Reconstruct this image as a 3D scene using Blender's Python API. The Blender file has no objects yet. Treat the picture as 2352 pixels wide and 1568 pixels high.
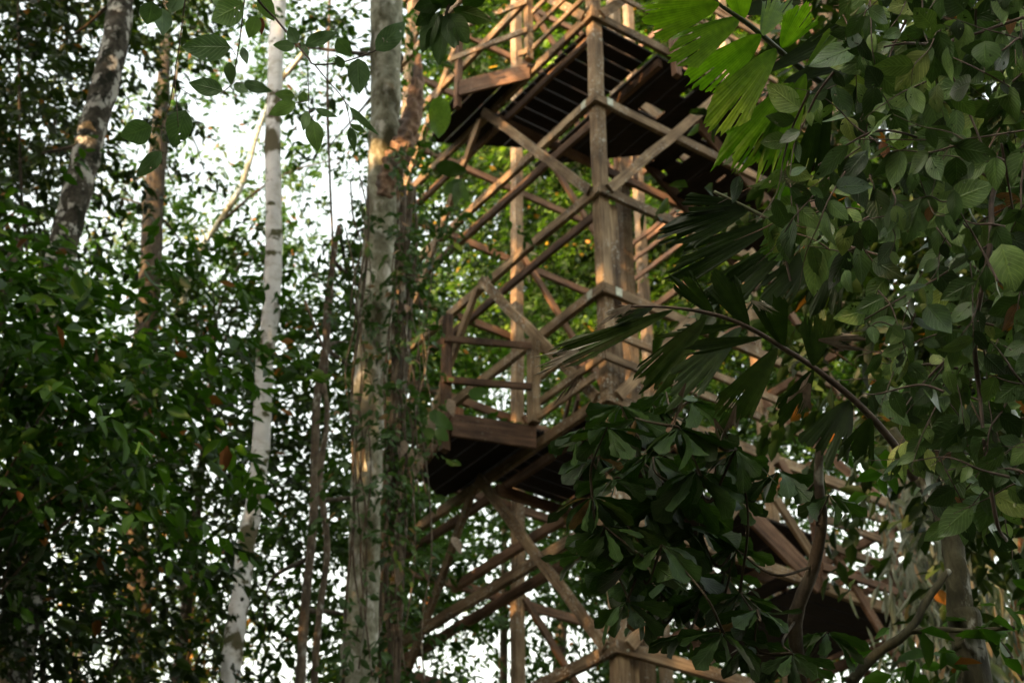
import bpy, math, random
import numpy as np
from mathutils import Vector, Matrix
random.seed(5)
RG = np.random.default_rng(11)
SC = bpy.context.scene
COL = SC.collection

# ------------------------------------------------------------------ camera
CAM_H = 1.6
PITCH = math.radians(33.6)
FPX, CX, CY = 3617.0, 1176.0, 784.0          # measured from the photograph (2352 px wide)
cam = bpy.data.cameras.new('camera')
camo = bpy.data.objects.new('camera', cam)
COL.objects.link(camo)
camo.location = (0, 0, CAM_H)
camo.rotation_euler = (math.pi / 2 + PITCH, 0, 0)
cam.sensor_width = 36
cam.lens = 36 * FPX / 2352
cam.clip_start = 0.05
cam.clip_end = 2000
cam.dof.use_dof = True
cam.dof.focus_distance = 4.6
cam.dof.aperture_fstop = 5.6
SC.camera = camo

# ------------------------------------------------------------------ sky, sun, exposure
SUN_EL = math.radians(24)
SUN_DIR = Vector((-0.66, -0.75, 0)).normalized()      # horizontal direction towards the sun
w = bpy.data.worlds.new('World')
SC.world = w
w.use_nodes = True
nt = w.node_tree
sky = nt.nodes.new('ShaderNodeTexSky')
sky.sky_type = 'NISHITA'
sky.sun_disc = False
sky.sun_elevation = SUN_EL
sky.sun_rotation = math.atan2(SUN_DIR.x, SUN_DIR.y)
sky.air_density = 3.0
sky.dust_density = 8.0
sky.ozone_density = 1.0
hs = nt.nodes.new('ShaderNodeHueSaturation')
hs.inputs['Saturation'].default_value = 0.4
bg = nt.nodes['Background']
bg.inputs['Strength'].default_value = 0.15
nt.links.new(sky.outputs[0], hs.inputs['Color'])
nt.links.new(hs.outputs[0], bg.inputs['Color'])
sl = bpy.data.lights.new('sun', 'SUN')
sl.energy = 2.8
sl.angle = math.radians(0.6)
sl.color = (1.0, 0.58, 0.26)
so = bpy.data.objects.new('sun', sl)
COL.objects.link(so)
sv = Vector((SUN_DIR.x * math.cos(SUN_EL), SUN_DIR.y * math.cos(SUN_EL), math.sin(SUN_EL)))
so.rotation_euler = sv.to_track_quat('Z', 'Y').to_euler()
SC.view_settings.view_transform = 'Standard'
SC.view_settings.look = 'None'
SC.view_settings.exposure = 2.65
SC.view_settings.gamma = 1
try:
    SC.cycles.max_bounces = 7
    SC.cycles.transparent_max_bounces = 8
    SC.cycles.transmission_bounces = 4
    SC.cycles.diffuse_bounces = 4
    SC.cycles.use_denoising = True
except Exception:
    pass

# ------------------------------------------------------------------ helpers
def ray(px, py):
    a = (px - CX) / FPX
    b = -(py - CY) / FPX
    return np.array([a, math.cos(PITCH) - b * math.sin(PITCH), math.sin(PITCH) + b * math.cos(PITCH)])
def P(px, py, y):
    """the point at horizontal distance y (metres) seen in direction (px, py)"""
    r = ray(px, py)
    p = r * (y / r[1])
    p[2] += CAM_H
    return p
def PD(px, py, d):
    """the point at depth d along the view axis"""
    p = ray(px, py) * d
    p[2] += CAM_H
    return p
def mpp(y, py=784):
    """metres per photograph pixel at horizontal distance y"""
    r = ray(CX, py)
    return (y / r[1]) / FPX

def mesh_obj(name, verts, faces, mat, parent=None, smooth=False, attrs=None):
    me = bpy.data.meshes.new(name)
    verts = np.asarray(verts, dtype=np.float32)
    if isinstance(faces, np.ndarray):
        n, k = faces.shape
        me.vertices.add(len(verts))
        me.vertices.foreach_set('co', verts.ravel())
        me.loops.add(n * k)
        me.loops.foreach_set('vertex_index', faces.astype(np.int32).ravel())
        me.polygons.add(n)
        me.polygons.foreach_set('loop_start', np.arange(0, n * k, k, dtype=np.int32))
        me.update(calc_edges=True)
        me.validate()
    else:
        me.from_pydata([tuple(v) for v in verts], [], faces)
    if attrs:
        for an, av in attrs.items():
            at = me.attributes.new(an, 'FLOAT', 'POINT')
            at.data.foreach_set('value', np.asarray(av, dtype=np.float32))
    if smooth:
        me.polygons.foreach_set('use_smooth', np.ones(len(me.polygons), dtype=bool))
    me.materials.append(mat)
    o = bpy.data.objects.new(name, me)
    COL.objects.link(o)
    if parent is not None:
        o.parent = parent
        o.matrix_parent_inverse = parent.matrix_basis.inverted()
    return o
def thing(name, label, cat, loc=(0, 0, 0), group=None):
    o = bpy.data.objects.new(name, None)
    COL.objects.link(o)
    o.location = [float(v) for v in loc]
    o['label'] = label
    o['category'] = cat
    if group:
        o['group'] = group
    return o

def catmull(pts, n):
    pts = np.asarray(pts, float)
    if len(pts) == 2:
        t = np.linspace(0, 1, n)[:, None]
        return pts[0] * (1 - t) + pts[1] * t
    p = np.vstack([2 * pts[0] - pts[1], pts, 2 * pts[-1] - pts[-2]])
    out = []
    m = len(pts) - 1
    for i in range(n):
        u = i / (n - 1) * m
        k = min(int(u), m - 1)
        t = u - k
        a, b, c, d = p[k], p[k + 1], p[k + 2], p[k + 3]
        out.append(0.5 * (2 * b + (c - a) * t + (2 * a - 5 * b + 4 * c - d) * t * t + (3 * b - a - 3 * c + d) * t ** 3))
    return np.array(out)
class MB:
    """collects tubes, boxes and faces into one mesh"""
    def __init__(s):
        s.v = []; s.f = []; s.n = 0
    def add(s, v, f):
        v = np.asarray(v, float)
        s.v.append(v)
        s.f += [tuple(i + s.n for i in q) for q in f]
        s.n += len(v)
    def tube(s, pts, rad, sides=8, n=None, rough=0.0, cap=True):
        """pts control points, rad radii at the control points"""
        rad = np.asarray(rad, float)
        m = len(pts)
        n = n or max(2, (m - 1) * 5 + 1)
        c = catmull(pts, n)
        r = np.interp(np.linspace(0, m - 1, n), np.arange(m), rad)
        T = np.gradient(c, axis=0)
        T /= np.linalg.norm(T, axis=1)[:, None] + 1e-9
        ref = np.array([0.13, 0.97, 0.2]) if abs(T[0][1]) < 0.8 else np.array([1.0, 0.1, 0.2])
        V = []
        ph = RG.uniform(0, 6, 6)
        for i in range(n):
            u = np.cross(T[i], ref); u /= np.linalg.norm(u) + 1e-9
            v = np.cross(T[i], u)
            a = np.linspace(0, 2 * math.pi, sides, endpoint=False)
            k = 1 + rough * (np.sin(3 * a + ph[0] + i * .35) * .5 + np.sin(5 * a + ph[1] - i * .5) * .4 + np.sin(2 * a + ph[2] + i * .9) * .5
                             + RG.normal(0, .25, sides))
            V.append(c[i] + (np.cos(a) * r[i] * k)[:, None] * u + (np.sin(a) * r[i] * k)[:, None] * v)
        V = np.vstack(V)
        F = []
        for i in range(n - 1):
            for j in range(sides):
                k = (j + 1) % sides
                F.append((i * sides + j, i * sides + k, (i + 1) * sides + k, (i + 1) * sides + j))
        if cap:
            F.append(tuple(range(sides))[::-1])
            F.append(tuple((n - 1) * sides + j for j in range(sides)))
        s.add(V, F)
        return c
    def build(s, name, mat, parent=None, smooth=True):
        return mesh_obj(name, np.vstack(s.v), s.f, mat, parent, smooth)

# ------------------------------------------------------------------ materials
def new_mat(name):
    m = bpy.data.materials.new(name)
    m.use_nodes = True
    n = m.node_tree
    n.nodes.clear()
    out = n.nodes.new('ShaderNodeOutputMaterial')
    return m, n, out
def N(n, t, **kw):
    x = n.nodes.new(t)
    for k, v in kw.items():
        setattr(x, k, v)
    return x
def ramp(n, stops):
    r = n.nodes.new('ShaderNodeValToRGB')
    e = r.color_ramp.elements
    while len(e) < len(stops):
        e.new(0.5)
    for i, (p, c) in enumerate(stops):
        e[i].position = p
        e[i].color = (*c, 1)
    return r
def wood_mat(name, dark, mid, light, lichen=0.5, seed=0.0):
    m, n, out = new_mat(name)
    b = N(n, 'ShaderNodeBsdfPrincipled')
    b.inputs['Roughness'].default_value = 0.8
    b.inputs['Specular IOR Level'].default_value = 0.25
    tc = N(n, 'ShaderNodeTexCoord')
    oi = N(n, 'ShaderNodeObjectInfo')
    add = N(n, 'ShaderNodeVectorMath', operation='ADD')
    sc_ = N(n, 'ShaderNodeVectorMath', operation='SCALE'); sc_.inputs['Scale'].default_value = 23.0
    comb = N(n, 'ShaderNodeCombineXYZ')
    for i in range(3):
        n.links.new(oi.outputs['Random'], comb.inputs[i])
    n.links.new(comb.outputs[0], sc_.inputs[0])
    n.links.new(tc.outputs['Object'], add.inputs[0]); n.links.new(sc_.outputs[0], add.inputs[1])
    mp = N(n, 'ShaderNodeMapping'); mp.inputs['Scale'].default_value = (1.2, 26, 26)
    n.links.new(add.outputs[0], mp.inputs['Vector'])
    g = N(n, 'ShaderNodeTexNoise'); g.inputs['Scale'].default_value = 1.6; g.inputs['Detail'].default_value = 6; g.inputs['Roughness'].default_value = .65
    n.links.new(mp.outputs[0], g.inputs['Vector'])
    big = N(n, 'ShaderNodeTexNoise'); big.inputs['Scale'].default_value = 2.3; big.inputs['Detail'].default_value = 3
    n.links.new(add.outputs[0], big.inputs['Vector'])
    mx = N(n, 'ShaderNodeMath', operation='MULTIPLY_ADD'); mx.inputs[1].default_value = .55
    ad2 = N(n, 'ShaderNodeMath', operation='MULTIPLY'); ad2.inputs[1].default_value = .45
    n.links.new(big.outputs['Fac'], ad2.inputs[0])
    n.links.new(g.outputs['Fac'], mx.inputs[0]); n.links.new(ad2.outputs[0], mx.inputs[2])
    r = ramp(n, [(.36, dark), (.5, mid), (.64, light)])
    n.links.new(mx.outputs[0], r.inputs[0])
    # per piece shade
    hsv = N(n, 'ShaderNodeHueSaturation')
    mr = N(n, 'ShaderNodeMapRange'); mr.inputs['To Min'].default_value = .7; mr.inputs['To Max'].default_value = 1.2
    n.links.new(oi.outputs['Random'], mr.inputs[0]); n.links.new(mr.outputs[0], hsv.inputs['Value'])
    n.links.new(r.outputs[0], hsv.inputs['Color'])
    # lichen specks
    v = N(n, 'ShaderNodeTexNoise'); v.inputs['Scale'].default_value = 34; v.inputs['Detail'].default_value = 4
    n.links.new(add.outputs[0], v.inputs['Vector'])
    lm = N(n, 'ShaderNodeMath', operation='MULTIPLY')
    lr = ramp(n, [(.60 - .05 * lichen, (0, 0, 0)), (.70 - .05 * lichen, (1, 1, 1))])
    n.links.new(v.outputs['Fac'], lr.inputs[0])
    big2 = N(n, 'ShaderNodeTexNoise'); big2.inputs['Scale'].default_value = 3.5
    n.links.new(add.outputs[0], big2.inputs['Vector'])
    br = ramp(n, [(.45, (0, 0, 0)), (.65, (lichen, lichen, lichen))])
    n.links.new(big2.outputs['Fac'], br.inputs[0])
    n.links.new(lr.outputs[0], lm.inputs[0]); n.links.new(br.outputs[0], lm.inputs[1])
    mix = N(n, 'ShaderNodeMixRGB'); mix.inputs['Color2'].default_value = (.48, .48, .42, 1)
    n.links.new(lm.outputs[0], mix.inputs['Fac']); n.links.new(hsv.outputs[0], mix.inputs['Color1'])
    n.links.new(mix.outputs[0], b.inputs['Base Color'])
    bp = N(n, 'ShaderNodeBump'); bp.inputs['Strength'].default_value = .5; bp.inputs['Distance'].default_value = .008
    n.links.new(g.outputs['Fac'], bp.inputs['Height']); n.links.new(bp.outputs[0], b.inputs['Normal'])
    n.links.new(b.outputs[0], out.inputs[0])
    return m
def bark_mat(name, stops, scale=6.0, zs=0.4, bump=.6, patch=None, ring=0.0):
    """stops: ramp of bark colours; patch: (colour, low, high, scale) large blotches; ring: horizontal bands"""
    m, n, out = new_mat(name)
    b = N(n, 'ShaderNodeBsdfPrincipled')
    b.inputs['Roughness'].default_value = .85
    b.inputs['Specular IOR Level'].default_value = .2
    tc = N(n, 'ShaderNodeTexCoord')
    mp = N(n, 'ShaderNodeMapping'); mp.inputs['Scale'].default_value = (1, 1, zs)
    n.links.new(tc.outputs['Object'], mp.inputs[0])
    a = N(n, 'ShaderNodeTexNoise'); a.inputs['Scale'].default_value = scale; a.inputs['Detail'].default_value = 7; a.inputs['Roughness'].default_value = .68
    n.links.new(mp.outputs[0], a.inputs['Vector'])
    r = ramp(n, stops)
    n.links.new(a.outputs['Fac'], r.inputs[0])
    cur = r.outputs[0]
    if patch:
        for (colr, lo, hi, ps, pz) in patch:
            mp2 = N(n, 'ShaderNodeMapping'); mp2.inputs['Scale'].default_value = (1, 1, pz); mp2.inputs['Location'].default_value = (ps * 1.7, ps, 0)
            n.links.new(tc.outputs['Object'], mp2.inputs[0])
            p = N(n, 'ShaderNodeTexNoise'); p.inputs['Scale'].default_value = ps; p.inputs['Detail'].default_value = 5; p.inputs['Roughness'].default_value = .6
            n.links.new(mp2.outputs[0], p.inputs['Vector'])
            pr = ramp(n, [(lo, (0, 0, 0)), (hi, (1, 1, 1))])
            n.links.new(p.outputs['Fac'], pr.inputs[0])
            mx = N(n, 'ShaderNodeMixRGB'); mx.inputs['Color2'].default_value = (*colr, 1)
            n.links.new(pr.outputs[0], mx.inputs['Fac']); n.links.new(cur, mx.inputs['Color1'])
            cur = mx.outputs[0]
    n.links.new(cur, b.inputs['Base Color'])
    bp = N(n, 'ShaderNodeBump'); bp.inputs['Strength'].default_value = bump; bp.inputs['Distance'].default_value = .03
    n.links.new(a.outputs['Fac'], bp.inputs['Height']); n.links.new(bp.outputs[0], b.inputs['Normal'])
    n.links.new(b.outputs[0], out.inputs[0])
    return m
def leaf_mat(name, stops, trans=.35, rough=.5, spec=.22, veins=False, spots=0.0, tcol=(1.3, 1.5, .5), pleats=0):
    """leaf colour by each leaf's own tone; light comes through the blade"""
    m, n, out = new_mat(name)
    at = N(n, 'ShaderNodeAttribute', attribute_name='tone')
    r = ramp(n, stops)
    n.links.new(at.outputs['Fac'], r.inputs[0])
    cur = r.outputs[0]
    b = N(n, 'ShaderNodeBsdfPrincipled')
    b.inputs['Roughness'].default_value = rough
    b.inputs['Specular IOR Level'].default_value = spec
    if veins or pleats:
        lu = N(n, 'ShaderNodeAttribute', attribute_name='lu')
        lv = N(n, 'ShaderNodeAttribute', attribute_name='lv')
        if veins:
            ab = N(n, 'ShaderNodeMath', operation='ABSOLUTE'); n.links.new(lv.outputs['Fac'], ab.inputs[0])
            s1 = N(n, 'ShaderNodeMath', operation='MULTIPLY_ADD'); s1.inputs[1].default_value = -.32; n.links.new(ab.outputs[0], s1.inputs[0]); n.links.new(lu.outputs['Fac'], s1.inputs[2])
            s2 = N(n, 'ShaderNodeMath', operation='MULTIPLY'); s2.inputs[1].default_value = 56.0; n.links.new(s1.outputs[0], s2.inputs[0])
            s3 = N(n, 'ShaderNodeMath', operation='SINE'); n.links.new(s2.outputs[0], s3.inputs[0])
            vr = ramp(n, [(.80, (0, 0, 0)), (1.0, (1, 1, 1))]); n.links.new(s3.outputs[0], vr.inputs[0])
            mr_ = ramp(n, [(.02, (1, 1, 1)), (.09, (0, 0, 0))]); n.links.new(ab.outputs[0], mr_.inputs[0])
            mxm = N(n, 'ShaderNodeMath', operation='MAXIMUM'); n.links.new(vr.outputs[0], mxm.inputs[0]); n.links.new(mr_.outputs[0], mxm.inputs[1])
            hgt = mxm.outputs[0]
            k = N(n, 'ShaderNodeMath', operation='MULTIPLY'); k.inputs[1].default_value = .65; n.links.new(hgt, k.inputs[0])
            mx = N(n, 'ShaderNodeMixRGB'); mx.blend_type = 'MULTIPLY'; mx.inputs['Color2'].default_value = (1.6, 1.5, 1.3, 1)
            n.links.new(k.outputs[0], mx.inputs['Fac']); n.links.new(cur, mx.inputs['Color1']); cur = mx.outputs[0]
        else:
            s2 = N(n, 'ShaderNodeMath', operation='MULTIPLY'); s2.inputs[1].default_value = float(pleats); n.links.new(lv.outputs['Fac'], s2.inputs[0])
            s3 = N(n, 'ShaderNodeMath', operation='SINE'); n.links.new(s2.outputs[0], s3.inputs[0])
            hgt = s3.outputs[0]
            kr = ramp(n, [(0.0, (.84, .87, .8)), (1.0, (1.08, 1.07, 1.04))])
            mr2 = N(n, 'ShaderNodeMapRange'); mr2.inputs['From Min'].default_value = -1; n.links.new(hgt, mr2.inputs[0]); n.links.new(mr2.outputs[0], kr.inputs[0])
            mx = N(n, 'ShaderNodeMixRGB'); mx.blend_type = 'MULTIPLY'; mx.inputs['Fac'].default_value = 1
            n.links.new(cur, mx.inputs['Color1']); n.links.new(kr.outputs[0], mx.inputs['Color2']); cur = mx.outputs[0]
        bp = N(n, 'ShaderNodeBump'); bp.inputs['Strength'].default_value = .5 if veins else .14; bp.inputs['Distance'].default_value = .004
        n.links.new(hgt, bp.inputs['Height']); n.links.new(bp.outputs[0], b.inputs['Normal'])
    tc = N(n, 'ShaderNodeTexCoord')
    if veins or pleats:
        # dust and blotches
        nz = N(n, 'ShaderNodeTexNoise'); nz.inputs['Scale'].default_value = 38; nz.inputs['Detail'].default_value = 5
        n.links.new(tc.outputs['Object'], nz.inputs['Vector'])
        kr = ramp(n, [(.35, (.78, .8, .75)), (.7, (1.25, 1.22, 1.2))]); n.links.new(nz.outputs['Fac'], kr.inputs[0])
        mx = N(n, 'ShaderNodeMixRGB'); mx.blend_type = 'MULTIPLY'; mx.inputs['Fac'].default_value = 1
        n.links.new(cur, mx.inputs['Color1']); n.links.new(kr.outputs[0], mx.inputs['Color2']); cur = mx.outputs[0]
    n.links.new(cur, b.inputs['Base Color'])
    t = N(n, 'ShaderNodeBsdfTranslucent')
    tm = N(n, 'ShaderNodeMixRGB'); tm.blend_type = 'MULTIPLY'; tm.inputs['Fac'].default_value = 1; tm.inputs['Color2'].default_value = (*tcol, 1)
    n.links.new(cur, tm.inputs['Color1']); n.links.new(tm.outputs[0], t.inputs['Color'])
    ms = N(n, 'ShaderNodeMixShader'); ms.inputs[0].default_value = trans
    n.links.new(b.outputs[0], ms.inputs[1]); n.links.new(t.outputs[0], ms.inputs[2])
    cur_s = ms.outputs[0]
    if spots > 0:
        h = N(n, 'ShaderNodeTexNoise'); h.inputs['Scale'].default_value = 62; h.inputs['Detail'].default_value = 1.5
        n.links.new(tc.outputs['Object'], h.inputs['Vector'])
        hr = ramp(n, [(.735 - spots, (0, 0, 0)), (.745 - spots, (1, 1, 1))]); n.links.new(h.outputs['Fac'], hr.inputs[0])
        tr = N(n, 'ShaderNodeBsdfTransparent')
        m2 = N(n, 'ShaderNodeMixShader')
        n.links.new(hr.outputs[0], m2.inputs[0]); n.links.new(cur_s, m2.inputs[1]); n.links.new(tr.outputs[0], m2.inputs[2])
        cur_s = m2.outputs[0]
    n.links.new(cur_s, out.inputs[0])
    return m

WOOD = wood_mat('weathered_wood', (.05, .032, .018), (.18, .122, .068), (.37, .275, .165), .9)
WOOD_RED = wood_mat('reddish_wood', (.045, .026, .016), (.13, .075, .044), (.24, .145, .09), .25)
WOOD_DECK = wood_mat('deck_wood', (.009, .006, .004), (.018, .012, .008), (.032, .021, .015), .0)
def flat_mat(name, colr, rough=.6, metal=0.0):
    m, n, out = new_mat(name)
    b = N(n, 'ShaderNodeBsdfPrincipled')
    tc = N(n, 'ShaderNodeTexCoord')
    nz = N(n, 'ShaderNodeTexNoise'); nz.inputs['Scale'].default_value = 25; nz.inputs['Detail'].default_value = 4
    n.links.new(tc.outputs['Object'], nz.inputs['Vector'])
    r = ramp(n, [(.35, tuple(c * .6 for c in colr)), (.65, tuple(min(1, c * 1.25) for c in colr))])
    n.links.new(nz.outputs['Fac'], r.inputs[0]); n.links.new(r.outputs[0], b.inputs['Base Color'])
    b.inputs['Roughness'].default_value = rough; b.inputs['Metallic'].default_value = metal
    n.links.new(b.outputs[0], out.inputs[0])
    return m
PLATE = flat_mat('galvanised_plate', (.42, .44, .34), .5, .2)
TWIG = flat_mat('twig_bark', (.085, .06, .045), .8)
TWIG_GREEN = flat_mat('green_stem', (.07, .08, .035), .6)
LIANA = bark_mat('liana_bark', [(.3, (.035, .026, .018)), (.5, (.09, .07, .048)), (.7, (.19, .16, .115))], 14, .5, .5, patch=[((.3, .3, .26), .58, .66, 9.0, .6)])
B_MOTTLED = bark_mat('mottled_bark', [(.35, (.025, .022, .016)), (.52, (.075, .068, .052)), (.7, (.16, .15, .125))], 12, .7, .6,
                     patch=[((.58, .58, .54), .51, .56, 7.5, .7), ((.02, .022, .012), .55, .6, 5.0, .8)])
B_WHITE = bark_mat('white_bark', [(.3, (.6, .6, .6)), (.55, (.78, .78, .78)), (.75, (.85, .85, .83))], 5, .8, .12,
                   patch=[((.58, .57, .53), .52, .62, 5.0, 1.4), ((.13, .115, .07), .56, .59, 1.5, .8), ((.10, .10, .05), .60, .63, 3.6, 1.2)])
B_YELLOW = bark_mat('pale_yellow_bark', [(.3, (.075, .075, .05)), (.48, (.26, .26, .185)), (.66, (.44, .45, .37))], 9, .8, .7,
                    patch=[((.62, .62, .56), .55, .63, 6.0, .6), ((.07, .065, .03), .52, .62, 3.2, .4), ((.2, .17, .12), .55, .65, 1.2, .5)])
B_PEEL = bark_mat('peeling_bark', [(.34, (.045, .03, .022)), (.46, (.22, .14, .10)), (.62, (.4, .28, .2))], 16, .5, 1.0,
                  patch=[((.16, .13, .12), .52, .62, 4.0, .6)])
B_DARK = bark_mat('dark_bark', [(.3, (.018, .014, .009)), (.5, (.055, .043, .028)), (.7, (.11, .09, .06))], 10, .4, .6,
                  patch=[((.24, .24, .2), .62, .72, 6.0, .6)])
B_MOSS = bark_mat('mossy_bark', [(.3, (.016, .015, .009)), (.5, (.045, .043, .022)), (.7, (.09, .085, .05))], 16, .4, .5,
                  patch=[((.36, .37, .33), .60, .70, 8.0, .5)])
B_ORANGE = bark_mat('orange_bark', [(.3, (.12, .05, .02)), (.5, (.32, .15, .06)), (.7, (.48, .25, .11))], 8, .4, .6)

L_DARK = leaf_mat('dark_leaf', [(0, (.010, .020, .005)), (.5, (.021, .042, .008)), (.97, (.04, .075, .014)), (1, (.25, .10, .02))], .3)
L_FAR = leaf_mat('shading_leaf', [(0, (.02, .04, .012)), (1, (.05, .09, .02))], .1)
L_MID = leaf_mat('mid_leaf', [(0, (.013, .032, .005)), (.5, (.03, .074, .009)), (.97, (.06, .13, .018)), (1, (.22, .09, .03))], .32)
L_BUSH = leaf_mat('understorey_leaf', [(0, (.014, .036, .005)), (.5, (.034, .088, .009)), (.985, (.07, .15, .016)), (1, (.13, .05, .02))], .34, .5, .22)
L_SUNLIT = leaf_mat('sunlit_lime_leaf', [(0, (.010, .022, .005)), (.42, (.028, .062, .007)), (.7, (.09, .165, .012)), (.96, (.19, .29, .03)), (1, (.42, .22, .05))], .42, .5, .2)  # brighter, yellower leaf: sunlight on the far trees put into its colour
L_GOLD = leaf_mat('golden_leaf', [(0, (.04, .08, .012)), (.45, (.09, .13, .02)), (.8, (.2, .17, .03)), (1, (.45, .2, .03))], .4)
L_GREY = leaf_mat('grey_hanging_leaf', [(0, (.07, .085, .06)), (.5, (.16, .18, .14)), (.9, (.30, .32, .27)), (1, (.36, .24, .14))], .3, .6, .3)
L_VINE = leaf_mat('vine_leaf', [(0, (.017, .04, .011)), (.45, (.058, .118, .034)), (.93, (.15, .24, .07)), (.97, (.25, .28, .09)), (1, (.2, .1, .06))], .12, .4, .4, veins=True, spots=.05)
L_TWIG = leaf_mat('hanging_twig_leaf', [(0, (.06, .11, .06)), (.5, (.10, .18, .09)), (.96, (.19, .31, .12)), (1, (.16, .05, .035))], .22, .5, .3, veins=True, spots=.012)
L_CLIMB = leaf_mat('climber_leaf', [(0, (.03, .06, .022)), (.5, (.055, .11, .035)), (.95, (.11, .17, .08)), (1, (.28, .18, .12))], .25)
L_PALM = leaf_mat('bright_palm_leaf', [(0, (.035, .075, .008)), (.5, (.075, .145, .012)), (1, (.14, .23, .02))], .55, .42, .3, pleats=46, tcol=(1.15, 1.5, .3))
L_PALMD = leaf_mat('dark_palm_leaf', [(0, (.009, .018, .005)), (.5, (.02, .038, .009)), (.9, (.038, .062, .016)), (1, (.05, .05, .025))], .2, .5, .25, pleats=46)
L_DEAD = leaf_mat('dead_leaf', [(0, (.10, .07, .055)), (.5, (.19, .15, .125)), (1, (.34, .31, .27))], .15, .8, .1, pleats=46, tcol=(1, .9, .8))
L_OAK = leaf_mat('lobed_leaf', [(0, (.012, .026, .007)), (.5, (.024, .056, .011)), (.93, (.05, .10, .02)), (1, (.17, .10, .07))], .18, .5, .22, veins=True)

# ------------------------------------------------------------------ ground
gm, gn, go_ = new_mat('leaf_litter')
gb = N(gn, 'ShaderNodeBsdfPrincipled'); gb.inputs['Roughness'].default_value = .95
gt = N(gn, 'ShaderNodeTexCoord')
g1 = N(gn, 'ShaderNodeTexNoise'); g1.inputs['Scale'].default_value = 3; g1.inputs['Detail'].default_value = 8
gn.links.new(gt.outputs['Object'], g1.inputs['Vector'])
gr = ramp(gn, [(.35, (.015, .012, .007)), (.5, (.04, .03, .018)), (.62, (.03, .04, .014)), (.75, (.07, .055, .033))])
gn.links.new(g1.outputs['Fac'], gr.inputs[0]); gn.links.new(gr.outputs[0], gb.inputs['Base Color'])
gn.links.new(gb.outputs[0], go_.inputs[0])
GN_ = 80
gx = np.sign(np.linspace(-1, 1, GN_)) * np.abs(np.linspace(-1, 1, GN_)) ** 2.2 * 900
gv = np.array([(x, y + 20, .25 * math.sin(x * .21 + 1) * math.sin(y * .17) - .25 + (0 if abs(x) < 80 and abs(y) < 80 else .4 * math.sin(x * .02) * math.sin(y * .023))) for y in gx for x in gx])
gf = np.array([(j * GN_ + i, j * GN_ + i + 1, (j + 1) * GN_ + i + 1, (j + 1) * GN_ + i) for j in range(GN_ - 1) for i in range(GN_ - 1)])
g_ob = mesh_obj('ground', gv, gf, gm, None, True)
g_ob['kind'] = 'structure'

# ------------------------------------------------------------------ the wooden tower
LV = np.array([-math.sin(math.radians(35.2)), math.cos(math.radians(35.2)), 0])     # along the left face
RV = np.array([math.cos(math.radians(35.2)), math.sin(math.radians(35.2)), 0])      # along the right face
ZV = np.array([0, 0, 1.0])
F0 = np.array([1.08, 15.0, 0])                                                      # foot of the front post
W_ = 4.75
H0, DH = 16.64, 1.474                                                               # a beam level every 1.474 m
def lvl(k):                                                                         # level 0 is the upper deck, counting down
    return H0 - DH * k
def T(l, r, z):
    return F0 + l * LV + r * RV + z * ZV
tower = thing('observation_tower', 'tall weathered wooden lookout tower of posts, crossed braces, decks and railings among the trees', 'tower', F0)
def beam(name, a, b, wid=.12, thick=.055, nrm=None, mat=None, parent=None, label=None, jit=.004):
    a = np.asarray(a, float); b = np.asarray(b, float)
    x = b - a; L = np.linalg.norm(x); x /= L
    nrm = np.asarray(nrm if nrm is not None else LV, float)
    y = nrm - x * (nrm @ x); y /= np.linalg.norm(y)
    z = np.cross(x, y)
    n = max(2, int(L / .5) + 1)
    hw, ht, bv = wid / 2, thick / 2, .006
    prof = [(-ht, -hw + bv), (-ht + bv, -hw), (ht - bv, -hw), (ht, -hw + bv), (ht, hw - bv), (ht - bv, hw), (-ht + bv, hw), (-ht, hw - bv)]
    V, Fc = [], []
    for i in range(n):
        t = i / (n - 1)
        dy, dz = (random.gauss(0, jit), random.gauss(0, jit)) if 0 < i < n - 1 else (0, 0)
        for (py, pz) in prof:
            V.append(((t - .5) * L, py + dy, pz + dz))
    for i in range(n - 1):
        for j in range(8):
            k = (j + 1) % 8
            Fc.append((i * 8 + j, i * 8 + k, (i + 1) * 8 + k, (i + 1) * 8 + j))
    Fc.append(tuple(range(8))[::-1]); Fc.append(tuple((n - 1) * 8 + j for j in range(8)))
    o = mesh_obj(name, V, Fc, mat or WOOD, None)
    M = Matrix(((x[0], y[0], z[0], 0), (x[1], y[1], z[1], 0), (x[2], y[2], z[2], 0), (0, 0, 0, 1)))
    M.translation = Vector((a + b) / 2)
    par = parent or tower
    o.parent = par
    o.matrix_parent_inverse = par.matrix_basis.inverted()
    o.matrix_basis = M
    if label:
        o['label'] = label
    return o
ZT = 24.0
# posts
front_post = beam('post', T(0, 0, -.2), T(0, 0, ZT), .15, .15, -LV)
beam('post', T(W_, 0, -.2), T(W_, 0, ZT), .15, .15, -LV)
beam('post', T(0, W_, -.2), T(0, W_, ZT), .15, .15, -LV)
beam('post', T(W_, W_, -.2), T(W_, W_, ZT), .15, .15, -LV)
beam('post', T(2.32, 2.32, -.2), T(2.32, 2.32, ZT), .17, .17, -LV)
beam('post', T(2.45, 2.47, -.2), T(2.45, 2.47, 16.3), .13, .13, -LV)
beam('post', T(W_ + .1, 2.2, -.2), T(W_ + .1, 2.2, ZT), .15, .15, -LV)
beam('post', T(2.3, W_, -.2), T(2.3, W_, ZT), .14, .14, -LV)
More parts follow.
